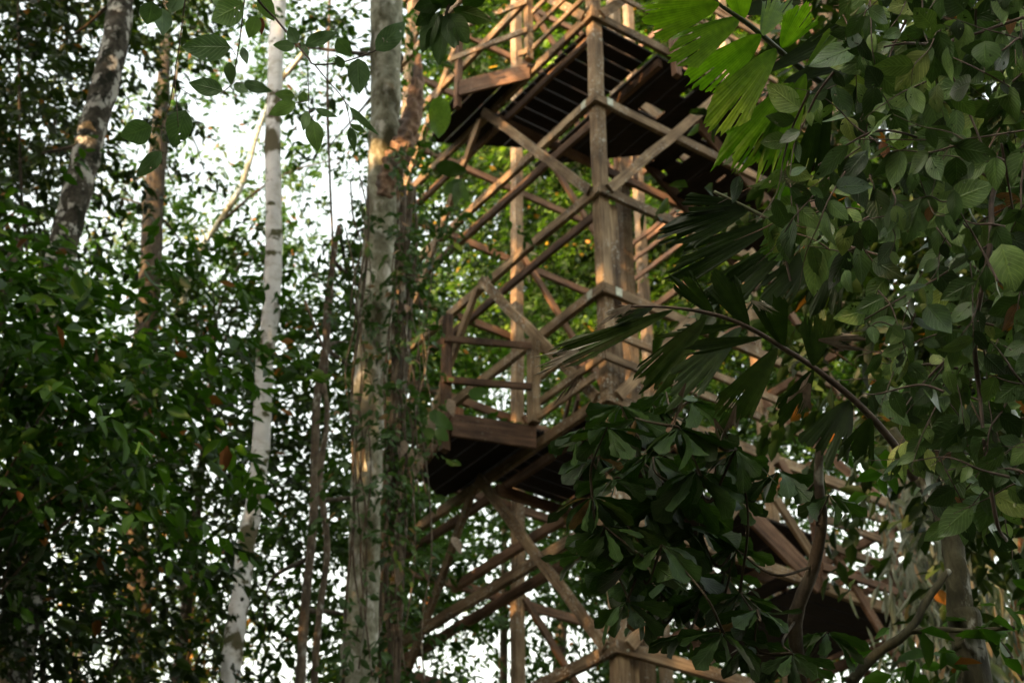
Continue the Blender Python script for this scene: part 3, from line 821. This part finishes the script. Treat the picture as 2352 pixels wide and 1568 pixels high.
# ------------------------------------------------------------------ near leaves
def outline(kind, u):
    if kind == 'ovate':
        return np.sin(np.pi * u ** .82) ** .85 * (1 - .18 * u)
    if kind == 'round':
        return np.sin(np.pi * u ** .78) ** .62
    if kind == 'elliptic':
        return np.sin(np.pi * u ** .95) ** .8
    if kind == 'lobed':
        return (.10 + .95 * u ** 1.3) * np.clip((1 - u) / .22, 0, 1) ** .55 * (1 + .16 * np.sin(u * 24))
    return np.sin(np.pi * u)
def big_leaves(name, base, d, nm, L, Wd, kind, mat, parent, curl=.25, fold=.12, tone=None, nu=9, nv=5, wav=.03):
    base = np.asarray(base, float); n = len(base)
    d = unit(np.asarray(d, float)); side = unit(np.cross(d, nm)); nn = unit(np.cross(side, d))
    u = np.linspace(0, 1, nu); v = np.linspace(-1, 1, nv)
    o = outline(kind, u); o[0] = .02; o[-1] = .01
    L = np.broadcast_to(np.asarray(L, float), (n,)); Wd = np.broadcast_to(np.asarray(Wd, float), (n,))
    cu = curl * RG.normal(.6, .7, n)
    tw = RG.normal(0, .35, n)
    ph = RG.uniform(0, 6.28, (n, 2))
    asym = RG.uniform(.88, 1.12, (n, 1, 1))
    U, Vv = np.meshgrid(u, v, indexing='ij')
    w_ = o[:, None] * Vv
    w_ = np.where(Vv[None] > 0, w_[None] * asym, w_[None] / asym) * (Wd / 2)[:, None, None]
    bend = -cu[:, None, None] * (U ** 2)[None] * L[:, None, None] * .5
    bend = bend + fold * np.abs(w_) + wav * L[:, None, None] * np.sin(U[None] * 7 + ph[:, 0, None, None]) * np.abs(Vv)[None] + tw[:, None, None] * w_ * U[None]
    X = base[:, None, None, :] + d[:, None, None, :] * (U[None] * L[:, None, None] * (1 - .12 * np.abs(cu)[:, None, None] * U[None]))[..., None] \
        + side[:, None, None, :] * w_[..., None] + nn[:, None, None, :] * bend[..., None]
    q = []
    for i in range(nu - 1):
        for j in range(nv - 1):
            a = i * nv + j
            q.append((a, a + 1, a + nv + 1, a + nv))
    q = np.array(q)
    F = (np.arange(n)[:, None, None] * (nu * nv) + q[None]).reshape(-1, 4)
    tn = np.clip(RG.normal(.5, .2, n), 0, .92) if tone is None else np.asarray(tone, float)
    at = {'tone': np.repeat(tn, nu * nv), 'lu': np.tile(U.ravel(), n), 'lv': np.tile(Vv.ravel(), n)}
    return mesh_obj(name, X.reshape(-1, 3), F, mat, parent, True, at)
def toward_cam(p, k=.5):
    """leaf normals: mostly facing up and towards the open side"""
    q = unit(np.array([0, 0, CAM_H]) - p)
    return q + RG.normal(0, k, p.shape)

# twigs with big leaves that hang in at the upper left (photo coordinates of a 1500 px wide crop of the upper left)
K7 = .3858
LEAVES = [(905, 10, 880, 150, 138, .25), (965, 50, 968, 208, 112, .35), (1062, -20, 1010, 72, 105, .3), (1450, 25, 1262, 120, 175, .7), (1545, -30, 1632, 125, 95, .75),
          (1530, 95, 1480, 228, 92, .85), (1556, 105, 1556, 206, 36, 1.0), (1378, 285, 1085, 278, 158, .2), (1362, 370, 1372, 500, 68, .3), (1328, 545, 1122, 490, 108, .2),
          (1392, 505, 1480, 550, 60, .4), (1450, 492, 1612, 542, 72, .2), (905, 755, 712, 812, 150, .35), (1105, 655, 1030, 874, 150, .35), (962, 902, 815, 1045, 92, .35),
          (1752, 572, 1640, 560, 66, .85), (1762, 612, 1608, 682, 88, .9), (1832, 665, 1806, 772, 58, .9), (1858, 712, 1892, 898, 104, .85), (1756, 280, 1630, 270, 68, .4),
          (1768, 262, 1722, 160, 78, .25), (1815, 272, 2008, 192, 82, .25), (1835, 345, 1795, 250, 40, .3), (2005, 225, 2092, 338, 92, .3), (2132, 350, 2138, 548, 128, .3),
          (2078, 635, 2245, 798, 44, .2), (2082, 755, 2112, 902, 54, .25), (2088, 735, 2178, 795, 44, .4), (1880, 650, 1998, 692, 44, .35), (2238, 300, 2410, 135, 125, .3),
          (1442, 282, 1472, 385, 50, .3), (1780, 560, 1830, 600, 62, .6), (2050, 400, 1995, 330, 55, .3), (1000, -60, 1090, 20, 90, .3), (1340, -70, 1300, 40, 120, .6)]
hb = thing('hanging_branch', 'thin twigs with large grey green leaves hanging before the open sky, upper left', 'branch', PD(560, -120, 3.9))
b_, t_, w_l, tn_ = [], [], [], []
for i, (x0, y0, x1, y1, wd, tn) in enumerate(LEAVES):
    d0 = 3.9 + .3 * math.sin(i * 2.1)
    b_.append(PD(x0 * K7, y0 * K7, d0)); t_.append(PD(x1 * K7, y1 * K7, d0 + random.uniform(-.04, .04)))
    w_l.append(wd * K7 / FPX * d0); tn_.append(tn)
b_ = np.array(b_); t_ = np.array(t_)
big_leaves('leaves', b_, t_ - b_, toward_cam(b_, .12), np.linalg.norm(t_ - b_, axis=1) * 1.05, np.array(w_l) * 1.12, 'ovate', L_TWIG, hb, curl=.15, tone=tn_)
mb = MB()
for pts, r0 in (([(1500, -60), (1560, 30), (1640, 112), (1722, 210), (1830, 340), (1872, 384), (2010, 376), (2120, 346), (2245, 298)], 5),
                ([(1872, 384), (1950, 480), (2050, 600), (2085, 740), (2084, 780)], 3), ([(1462, -60), (1432, 200), (1402, 400), (1388, 490), (1312, 562)], 3.2),
                ([(1110, -60), (1064, 300), (1042, 450), (1062, 755)], 3), ([(1042, 450), (1010, 620), (966, 752), (964, 905)], 2.6), ([(1832, 400), (1836, 520), (1842, 668), (1862, 716)], 2.4),
                ([(1062, 520), (1150, 580), (1185, 640)], 2.0), ([(966, 752), (905, 756)], 2), ([(1388, 490), (1450, 494)], 2), ([(1762, 612), (1836, 600)], 2), ([(1402, 330), (1378, 285)], 2),
                ([(2050, 600), (2080, 636)], 2), ([(1800, 300), (1815, 272), (1756, 280)], 2), ([(960, -60), (905, 10)], 2.5), ([(1842, 660), (1882, 650)], 2)):
    q = [PD(a * K7, b * K7, 3.9 + .04 * math.sin(j)) for j, (a, b) in enumerate(pts)]
    mb.tube(q, np.linspace(r0, r0 * .6, len(q)) * K7 / FPX * 3.9 * 1.5, 6, len(q) * 5, .08)
mb.build('twigs', TWIG, hb)

# the dense hanging vine at the right
BND = [(0, 1960), (80, 1950), (150, 1930), (220, 1860), (330, 1770), (430, 1720), (480, 1745), (540, 1800), (600, 1930), (700, 1975), (800, 2010), (900, 2010), (1000, 2030), (1100, 2090), (1200, 2180), (1290, 2240)]
by, bx = zip(*BND)
vine = thing('hanging_vine', 'dense curtain of grey green ovate leaves on thin brown stems down the right side', 'vine', PD(2250, -300, 4.3))
vb, vd, vw, vt = [], [], [], []
tm = MB()
for i in range(205):
    for _ in range(60):
        sx, sy = random.uniform(1720, 2480), random.uniform(-120, 1230)
        if sx > np.interp(sy, by, bx) + 25:
            break
    dep = random.uniform(3.7, 5.0)
    ang = random.choice([random.gauss(160, 30), random.gauss(215, 25), random.gauss(100, 25)])
    ln = random.uniform(110, 290)
    big = random.choice([.62, .75, .9, 1.0, 1.12])
    q = []
    for j in range(5):
        t = j / 4
        q.append((sx + math.cos(math.radians(ang)) * ln * (t - .5) + random.gauss(0, 7), sy + math.sin(math.radians(ang)) * ln * (t - .5) + 30 * t * t + random.gauss(0, 7)))
    pts = np.array([PD(a, b, dep + .05 * math.sin(j * 1.3 + i)) for j, (a, b) in enumerate(q)])
    tm.tube(pts, np.linspace(.0026, .0007, 5) * random.choice([1, 1, 1.5]), 5, 17, .1, cap=False)
    cc = catmull(pts, 40)
    for j in range(6):
        p = cc[min(39, int((j + random.random()) / 6 * 40))]
        zc = p[1] * math.cos(PITCH) + (p[2] - CAM_H) * math.sin(PITCH)
        ppx = CX + FPX * p[0] / zc
        ppy = CY - FPX * (-p[1] * math.sin(PITCH) + (p[2] - CAM_H) * math.cos(PITCH)) / zc
        if ppx < np.interp(ppy, by, bx) - 10:
            continue
        vb.append(p)
        a = math.radians(random.gauss(90, 48))
        up = np.array([0, -math.sin(PITCH), math.cos(PITCH)])
        vd.append(math.cos(a) * np.array([1, 0, 0]) - math.sin(a) * up + np.array([0, 1, 0]) * random.gauss(0, .3))
        L = random.choice([random.uniform(48, 72), random.uniform(62, 92), random.uniform(78, 112)]) * big / FPX * dep
        vw.append((L, L * random.uniform(.48, .72)))
for (x0, y0, x1, y1, wd) in ((1700, 405, 1682, 468, 34), (1948, 335, 1865, 415, 50), (2300, 560, 2330, 670, 90), (1940, 620, 1948, 672, 42), (2130, 700, 2185, 770, 80), (2020, 200, 1990, 150, 55),
                             (2262, 95, 2260, 152, 70), (2140, 60, 2100, 20, 60), (2215, 25, 2170, -20, 90), (2175, 105, 2180, 190, 40), (1992, 345, 1925, 425, 45), (2230, 190, 2170, 210, 75)):
    a, b = PD(x0, y0, 3.75), PD(x1, y1, 3.72)
    vb.append(a); vd.append(b - a); vw.append((np.linalg.norm(b - a), wd / FPX * 3.75))
vb = np.array(vb); vd = np.array(vd); vw = np.array(vw)
tone = np.clip(RG.normal(.42, .3, len(vb)), 0, .95)
tone[RG.random(len(vb)) < .007] = 1.0
big_leaves('leaves', vb, vd, toward_cam(vb, .5), vw[:, 0], vw[:, 1], 'ovate', L_VINE, vine, curl=.3, tone=tone)
for pts, r in (([(2420, 260), (2290, 420), (2275, 560), (2240, 760), (2250, 900), (2265, 1050), (2290, 1200), (2312, 1240)], 9), ([(2352, 40), (2180, 96), (2080, 100), (2030, 108)], 5), ([(2290, 420), (2140, 330), (2030, 300), (1950, 330), (1880, 380)], 4.5),
               ([(2240, 760), (2120, 880), (2060, 960)], 4), ([(2275, 560), (2150, 640), (2060, 690), (1985, 735)], 3.6), ([(2290, 420), (2200, 200), (2120, 60)], 4), ([(2352, 300), (2200, 320), (1975, 320)], 3), ([(2300, 330), (2340, 560)], 4.5)):
    q = [PD(a, b, 4.05 + .08 * math.sin(j * 2)) for j, (a, b) in enumerate(pts)]
    tm.tube(q, np.linspace(r, r * .55, len(q)) / FPX * 4.05 * .8, 7, len(q) * 6, .12)
tm.build('stems', TWIG, vine)

# palms: leaflets are pleated wedges with ragged ends
def leaflet(name, mat, parent, base, tip, wtip, d0, d1=None, nrm=None, droop=.12, rag=.10, tone=.5, wbase=.05, roll=0.0, power=.8, ends=.22, ncut=3):
    d1 = d0 if d1 is None else d1
    a, b = PD(*base, d0), PD(*tip, d1)
    x = b - a; L = np.linalg.norm(x); x /= L
    nrm = np.asarray(nrm if nrm is not None else unit(np.array([0, 0, CAM_H]) - a), float)
    s_ = unit(np.cross(x, nrm)); n_ = unit(np.cross(s_, x))
    s_ = s_ * math.cos(roll) + n_ * math.sin(roll); n_ = unit(np.cross(s_, x))
    Wt = wtip / FPX * d0
    nu, nv = 13, 33
    u = np.linspace(0, 1, nu); v = np.linspace(-1, 1, nv)
    jag = np.interp(np.arange(nv), np.arange(0, nv + 5, 5), RG.normal(0, rag * .8, nv // 5 + 2)[:len(np.arange(0, nv + 5, 5))]) + RG.normal(0, rag * .3, nv) - ends * v ** 2
    V, tn, lu, lv = [], [], [], []
    cuts = sorted(random.sample(range(3, nv - 3), ncut if wtip > 50 or ncut > 3 else 1))
    seg = np.searchsorted(cuts, np.arange(nv), side='left')
    sd_ = RG.normal(0, .07, 8)
    cd = [random.uniform(.5, .85) for _ in cuts]
    for i in range(nu):
        for j in range(nv):
            ext = u[i] * (1 + jag[j] * u[i] ** 3)
            wv = (wbase + (1 - wbase) * u[i] ** power) * Wt / 2 * v[j]
            h = sd_[seg[j]] * L * max(0, u[i] - .45) ** 2 * 2.2 - droop * L * u[i] ** 2 + .0018 * L * math.sin(v[j] * 18) * u[i] + .06 * Wt * (v[j] ** 2) * u[i]
            V.append(a + x * L * ext + s_ * wv + n_ * h)
            tn.append(min(1, max(0, tone + .5 * sd_[seg[j]] * 3 + .12 * math.sin(v[j] * 5 + L * 40) + .15 * (u[i] - .5)))); lu.append(u[i]); lv.append(v[j])
    F = np.array([(i * nv + j, i * nv + j + 1, (i + 1) * nv + j + 1, (i + 1) * nv + j) for i in range(nu - 1) for j in range(nv - 1) if not any(j == c and u[i] > d for c, d in zip(cuts, cd))])
    return mesh_obj(name, V, F, mat, parent, True, {'tone': tn, 'lu': lu, 'lv': lv})
palm = thing('bright_palm', 'palm frond with bright backlit green ragged leaflets beside the upper deck', 'palm', PD(2050, 260, 5.2))
mb = MB()
mb.tube([PD(a, b, 5.0 + .05 * j) for j, (a, b) in enumerate([(1610, -40), (1650, 8), (1707, 47), (1755, 85), (1790, 116), (1850, 165), (1930, 215), (2080, 300), (2300, 420)])],
        [.004, .006, .008, .009, .010, .011, .012, .014, .018], 7, 50, .05)
mb.build('frond_stem', TWIG_GREEN, palm)
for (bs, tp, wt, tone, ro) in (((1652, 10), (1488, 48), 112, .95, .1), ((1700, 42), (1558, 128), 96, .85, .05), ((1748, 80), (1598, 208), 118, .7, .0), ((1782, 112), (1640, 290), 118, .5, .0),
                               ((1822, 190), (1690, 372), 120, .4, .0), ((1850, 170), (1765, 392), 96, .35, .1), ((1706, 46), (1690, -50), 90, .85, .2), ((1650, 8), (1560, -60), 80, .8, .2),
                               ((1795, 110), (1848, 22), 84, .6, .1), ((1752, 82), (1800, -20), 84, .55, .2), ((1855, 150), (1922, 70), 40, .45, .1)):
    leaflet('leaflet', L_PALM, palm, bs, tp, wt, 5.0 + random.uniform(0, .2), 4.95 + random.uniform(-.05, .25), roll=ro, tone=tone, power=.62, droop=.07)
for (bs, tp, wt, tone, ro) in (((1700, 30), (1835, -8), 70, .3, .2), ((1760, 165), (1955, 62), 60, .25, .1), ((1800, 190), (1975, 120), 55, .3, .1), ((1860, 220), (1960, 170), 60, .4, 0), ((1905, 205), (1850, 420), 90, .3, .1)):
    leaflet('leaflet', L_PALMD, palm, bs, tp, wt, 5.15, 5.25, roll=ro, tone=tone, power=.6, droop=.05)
palm2 = thing('dark_palm', 'shaded palm frond with torn leaflets and dead grey tips in front of the lower tower', 'palm', PD(2060, 1030, 5.4))
mb = MB()
mb.tube([PD(a, b, 5.1 + .03 * j) for j, (a, b) in enumerate([(1420, 702), (1540, 706), (1640, 722), (1720, 752), (1800, 800), (1868, 843), (1968, 924), (2052, 1018), (2100, 1100)])],
        [.003, .005, .007, .008, .009, .010, .012, .014, .016], 7, 50, .05)
mb.build('frond_stem', TWIG, palm2)
for (bs, tp, wt, tone, ro) in (((1545, 712), (1290, 822), 62, .75, .1), ((1622, 728), (1478, 890), 92, .7, .05), ((1702, 752), (1552, 902), 92, .6, .0), ((1785, 800), (1668, 965), 104, .6, 0), ((1868, 848), (1800, 965), 80, .35, .1),
                               ((1952, 920), (1885, 1045), 130, .3, .0), ((2000, 960), (1960, 1060), 90, .3, .1), ((1640, 722), (1560, 640), 60, .35, .1), ((1720, 750), (1650, 640), 80, .3, .1), ((1800, 795), (1765, 690), 84, .3, .1),
                               ((1868, 840), (1880, 730), 90, .3, .1), ((1752, 775), (1590, 800), 40, .4, .2), ((1700, 745), (1530, 770), 36, .4, .2), ((1500, 706), (1420, 740), 40, .5, .1)):
    leaflet('leaflet', L_PALMD, palm2, bs, tp, wt, 5.15 + random.uniform(0, .15), 5.05 + random.uniform(0, .2), roll=ro, tone=tone, power=.7, droop=.08, rag=.13)
for (bs, tp, wt, tone) in (((1330, 805), (1236, 838), 42, .9), ((1690, 930), (1668, 1020), 34, .5), ((1575, 880), (1545, 955), 26, .4), ((1450, 700), (1395, 735), 36, .9), ((1640, 960), (1662, 1010), 26, .4), ((1880, 780), (1975, 790), 44, .3), ((1725, 690), (1768, 712), 26, .9), ((1330, 860), (1300, 905), 22, .2), ((1860, 880), (1830, 940), 60, .3)):
    o = leaflet('dead_tip', L_DEAD, palm2, bs, tp, wt, 5.05, 5.1, tone=tone, power=.9, wbase=.12, rag=.5, droop=.3, ends=.05, ncut=5)
palm3 = thing('broad_palm', 'dark glossy broad leaved palm frond just below the stair landing', 'palm', PD(1980, 560, 5.9))
mb = MB()
mb.tube([PD(a, b, 5.7) for (a, b) in [(1640, 440), (1720, 480), (1820, 530), (1920, 560), (2050, 600)]], [.006, .008, .009, .011, .014], 7, 25, .05)
mb.build('frond_stem', TWIG_GREEN, palm3)
for (bs, tp, wt, tone) in (((1722, 478), (1535, 545), 90, .85), ((1780, 510), (1540, 625), 90, .6), ((1700, 470), (1580, 470), 56, .7), ((1830, 540), (1640, 690), 90, .5), ((1880, 560), (1760, 700), 90, .4), ((1780, 500), (1830, 420), 80, .5), ((1900, 560), (1960, 480), 80, .4), ((1940, 570), (1880, 720), 90, .3), ((1840, 530), (1760, 580), 70, .6)):
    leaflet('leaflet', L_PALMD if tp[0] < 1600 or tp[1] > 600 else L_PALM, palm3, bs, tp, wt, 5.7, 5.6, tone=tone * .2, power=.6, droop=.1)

# the shrub with lobed leaves at the lower middle
shrub = thing('lobed_leaf_shrub', 'dark shrub with whorls of lobed leaves in front of the tower base', 'shrub', P(1840, 2600, 4.4))
sb, sd, sL, st = [], [], [], []
sm = MB()
root_p = PD(1835, 1640, 5.6)
stem_pts = [PD(a, b, d) for a, b, d in [(1842, 1700, 5.6), (1838, 1568, 5.6), (1828, 1480, 5.6), (1826, 1425, 5.6), (1842, 1370, 5.6), (1868, 1300, 5.6), (1888, 1200, 5.6), (1880, 1100, 5.6), (1886, 980, 5.6)]]
sm.tube([np.array([stem_pts[0][0], stem_pts[0][1], 0])] + stem_pts, [r / FPX * 5.6 for r in (20, 17, 17, 17, 18, 16, 15, 13, 11, 9)], 10, 70, .07)
WH = [(1460, 990, 1), (1395, 1010, .9), (1500, 1075, 1.1), (1560, 1010, 1), (1410, 1130, .9), (1600, 1110, 1.1), (1480, 1190, 1.1), (1390, 1240, .9), (1560, 1230, 1.1), (1470, 1300, 1.1), (1560, 1330, 1.1),
      (1410, 1330, .8), (1520, 1400, 1), (1620, 1390, 1), (1690, 1165, .8), (1790, 1110, .9), (1905, 1165, .7), (1700, 1390, .9), (1660, 1480, 1), (1740, 1500, .9), (1820, 1530, .9), (1580, 1480, .8),
      (1690, 1060, .9), (1340, 1010, .8), (1530, 930, .8), (1900, 1480, .8), (1620, 1020, .9), (1440, 1060, 1), (1360, 1170, .9), (1440, 1235, 1), (1480, 1345, 1), (1350, 1300, .8), (1565, 1150, 1.1), (1605, 1240, 1), (1440, 1410, .9), (1575, 1410, .9), (1665, 1345, .9), (1500, 960, .9), (1585, 950, .9), (1645, 1085, 1), (1520, 1280, 1), (1425, 960, .8), (1375, 1080, .8), (1690, 1290, .8), (1740, 1430, .8)]
nodes = list(stem_pts)
WH.sort(key=lambda q: abs(q[0] - 1850) + .4 * abs(q[1] - 1250))
for i, (cx0, cy0, k) in enumerate(WH):
    dep = 5.5 + .35 * math.sin(i * 2.3)
    c = PD(cx0, cy0 - 30, dep)
    tgt = min(nodes, key=lambda q: np.linalg.norm(q - c) + (0.12 if q[2] > c[2] else 0))
    nodes.append(c)
    sm.tube([tgt, (tgt + c) / 2 + np.array([random.uniform(-.06, .06), random.uniform(-.1, .1), random.uniform(-.13, .03)]), c], [.0055, .0045, .003], 5, 12, .1, cap=False)
    for j in range(12):
        a = j / 12 * 6.283 + random.uniform(-.25, .25)
        up = np.array([0, -math.sin(PITCH), math.cos(PITCH)])
        dv = math.cos(a) * np.array([1.0, 0, 0]) + math.sin(a) * (np.array([0, .75, 0]) + up * .35) - up * random.uniform(.15, .8)
        sb.append(c + unit(dv) * .01); sd.append(dv); sL.append(random.uniform(85, 135) * k / FPX * dep); st.append(random.gauss(.42, .22))
sb, sd, sL = np.array(sb), np.array(sd), np.array(sL)
stn = np.clip(st, 0, .92); stn[RG.random(len(stn)) < .03] = 1.0
nm = np.zeros_like(sb); nm[:, 2] = 1; nm += RG.normal(0, .5, nm.shape)
big_leaves('leaves', sb, sd, nm, sL, sL * .5, 'lobed', L_OAK, shrub, curl=.45, tone=stn, nu=13)
sm.build('stems', B_DARK, shrub)

# leafy spray against the sky left of the upper deck
ob = thing('overhanging_spray', 'dark spray of long leaves hanging between the broken limb and the upper railing', 'branch', PD(1035, -80, 6.5))
ob_l = [(1040, 20, 1130, 50, 34), (1030, 30, 1075, 100, 40), (1025, 30, 1040, 118, 38), (1015, 30, 1008, 150, 36), (1010, 25, 965, 120, 34), (1000, 20, 955, 60, 30), (1050, 0, 985, -5, 40), (1060, 10, 1120, -10, 34), (1030, 60, 1056, 105, 28), (1002, 60, 978, 112, 26), (1020, 0, 950, 20, 36)]
b_ = np.array([PD(a, b, 6.5) for a, b, *_ in ob_l]); t_ = np.array([PD(c, d, 6.45) for _, _, c, d, _ in ob_l])
big_leaves('leaves', b_, t_ - b_, toward_cam(b_, .2), np.linalg.norm(t_ - b_, axis=1), np.array([l[4] for l in ob_l]) / FPX * 6.5 * 1.15, 'elliptic', L_OAK, ob, curl=.1, tone=[.5] * len(ob_l))
mb = MB(); mb.tube([PD(1060, -120, 6.5), PD(1040, -20, 6.5), PD(1022, 40, 6.5), PD(1012, 70, 6.5)], [.012, .009, .006, .003], 6, 16, .1); mb.build('twigs', TWIG, ob)

# creeper on the thick trunk with hanging strands, dead leaves and two big leaves
cr = thing('climbing_creeper', 'small leaved green creeper covering the right edge of the thick trunk', 'creeper', P(900, 2200, 12.6))
C, D = [], []
for i in range(210):
    py = random.uniform(330, 1640)
    if random.random() < .55:
        py = random.choice([random.gauss(560, 80), random.gauss(720, 60), random.gauss(960, 90), random.gauss(1120, 60)])
    px = 868 - (py - 400) * .03 + random.choice([random.gauss(52, 24), random.gauss(66, 30), random.gauss(50, 24), random.gauss(-42, 12)])
    C.append(P(px, py, 12.55 + random.gauss(0, .12))); D.append([random.gauss(.3, 1), random.gauss(-.4, .6), random.gauss(-.2, .6)])
pos, d, nm = sprays(np.array(C), np.array(D), 7, .26, .10, .5, droop=.5)
leaf_mesh('leaves', pos, d, nm, .10, .5, L_CLIMB, cr, odd=.03)
mb = MB()
for i in range(26):
    x0 = random.choice([random.uniform(905, 990), random.uniform(905, 990), random.uniform(800, 850)])
    y0 = random.uniform(300, 1000); ln = random.uniform(300, 700)
    yd = 12.5 + random.uniform(-.15, .3)
    mb.tube([P(x0 + 14 * math.sin(j * 1.9 + i), y0 + ln * j / 4, yd) for j in range(5)], [random.uniform(1.0, 2.6) * mpp(yd)] * 5, 5, 26, .15)
mb.build('strands', LIANA, cr)
for (a, b) in ((930, 1010), (945, 1030), (962, 1040), (1040, 1230), (920, 1300), (958, 1050), (985, 960), (1030, 915)):
    big_leaves('dead_leaf', [P(a, b, 12.4)], [[random.gauss(0, .3), 0, -1]], np.array([[random.gauss(0, .4), -1, .2]]), .2, .1, 'ovate', L_DEAD, cr, tone=[.6])
bl = [(1010, 222, 1006, 322, 58, .7, L_PALM), (1060, 415, 1018, 445, 30, .6, L_CLIMB), (1058, 410, 1046, 470, 28, .8, L_CLIMB), (1050, 420, 1075, 460, 26, .7, L_CLIMB), (1000, 380, 1075, 395, 40, .4, L_DARK), (1075, 905, 1120, 895, 26, .5, L_CLIMB), (1010, 945, 990, 965, 26, .5, L_CLIMB), (985, 945, 1040, 985, 30, .5, L_CLIMB), (1000, 985, 1030, 1010, 26, .5, L_CLIMB), (975, 1000, 1000, 990, 26, .5, L_CLIMB)]
for (x0, y0, x1, y1, wd, tn, mt) in bl:
    a, b = P(x0, y0, 12.2), P(x1, y1, 12.2)
    big_leaves('big_leaf', [a], [b - a], toward_cam(np.array([a]), .1), np.linalg.norm(b - a), wd * mpp(12.2), 'round', mt, cr, tone=[tn])

# twin twisted lianas and thin stems on the left
ln1 = thing('thin_sapling', 'very thin pale sapling stem near the left edge', 'sapling', P(70, 1500, 14))
mb = MB(); mb.tube([P(a, b, 14) for a, b in [(40, -100), (44, 200), (48, 420), (60, 560), (72, 680), (84, 900), (95, 1300), (100, 2000)]], [r * mpp(14) for r in (3, 3.5, 4, 4.5, 5, 5, 6, 7)], 7, 60, .1); mb.build('stem', B_DARK, ln1)
pos, d, nm = sprays(np.array([P(random.gauss(50, 60), random.uniform(-100, 350), 14 + random.gauss(0, .4)) for _ in range(40)]), RG.normal(0, 1, (40, 3)), 9, .5, .14, .46)
leaf_mesh('crown', pos, d, nm, .14, .46, L_DARK, ln1)
ln2 = thing('twisted_liana', 'bare twisted liana hanging beside the slim tree', 'liana', P(760, 1700, 14.2))
mb = MB(); mb.tube([P(a, b, 14.2) for a, b in [(700, 690), (735, 780), (752, 830), (738, 900), (760, 700), (764, 560), (758, 420), (752, 200), (760, -60)][::-1]], [3.5 * mpp(14)] * 9, 7, 60, .15)
mb.tube([P(a, b, 14.1) for a, b in [(742, 860), (752, 960), (735, 1100), (752, 1250), (735, 1400), (722, 1568), (715, 1900)]], [r * mpp(14) for r in (4, 6, 7, 7, 7, 8, 9)], 8, 60, .12)
mb.build('stem', LIANA, ln2)

# mossy forked tree and the grey hanging tree at the lower right
mt_ = thing('mossy_forked_tree', 'crooked mossy forked trunk at the lower right corner', 'tree', P(2240, 2300, 5.6))
mb = MB()
q = [P(a, b, 5.6) for a, b in [(2050, 985), (2085, 1045), (2130, 1115), (2172, 1190), (2195, 1290), (2205, 1400), (2225, 1500), (2245, 1600)]]
q.append(np.array([q[-1][0], q[-1][1], -.2]))
mb.tube(q, [r * mpp(5.6, 1200) for r in (10, 16, 21, 24, 26, 29, 33, 36, 44)], 14, 90, .10)
mb.tube([P(a, b, 5.6) for a, b in [(2190, 1240), (2172, 1140), (2165, 1060), (2180, 960)]], [r * mpp(5.6, 1200) for r in (24, 21, 18, 14)], 12, 30, .08)
mb.build('trunk', B_MOSS, mt_)
mb = MB()
mb.tube([P(a, b, 5.5) for a, b in [(2180, 1310), (2130, 1375), (2105, 1425), (2070, 1462), (2010, 1505), (1950, 1568)]], [r * mpp(5.5, 1300) for r in (8, 9, 9, 11, 11, 12)], 8, 50, .1)
mb.tube([P(a, b, 5.5) for a, b in [(2085, 1450), (2150, 1445), (2230, 1448), (2330, 1440)]], [r * mpp(5.5, 1300) for r in (7, 6, 6, 5)], 8, 24, .1)
mb.tube([P(a, b, 5.5) for a, b in [(2230, 1440), (2300, 1480), (2352, 1560)]], [r * mpp(5.5, 1300) for r in (7, 6, 6)], 8, 24, .1)
mb.build('limb', B_MOSS, mt_)
pos, d, nm = sprays(np.array([P(random.uniform(2020, 2400), random.choice([random.uniform(880, 1150), random.uniform(1380, 1520)]), 5.6 + random.gauss(0, .25)) for _ in range(26)]), RG.normal(0, 1, (26, 3)), 6, .25, .11, .5)
leaf_mesh('crown', pos, d, nm, .11, .5, L_BUSH, mt_)
ht = thing('grey_hanging_tree', 'pale grey tree draped in long hanging leaves behind the mossy forked trunk', 'tree', P(2210, 2000, 15.5))
mb = MB(); mb.tube([P(a, b, 15.8) for a, b in [(2150, 700), (2160, 1000), (2200, 1300), (2215, 1600), (2225, 2000)]], [r * mpp(15.5) for r in (12, 16, 19, 22, 25)], 10, 40, .1); mb.build('trunk', B_MOTTLED, ht)
n = 2600
px = RG.normal(2185, 75, n); py = RG.uniform(930, 1640, n)
px = px + (py - 1200) * .12
bs = np.array([P(a, b, 15.2 + RG.normal(0, .6)) for a, b in zip(px, py)])
dd = unit(RG.normal(0, .28, (n, 3)) + np.array([0, 0, -1.0]))
leaf_mesh('crown', bs, dd, RG.normal(0, 1, (n, 3)), .30, .16, L_GREY, ht, odd=.06)
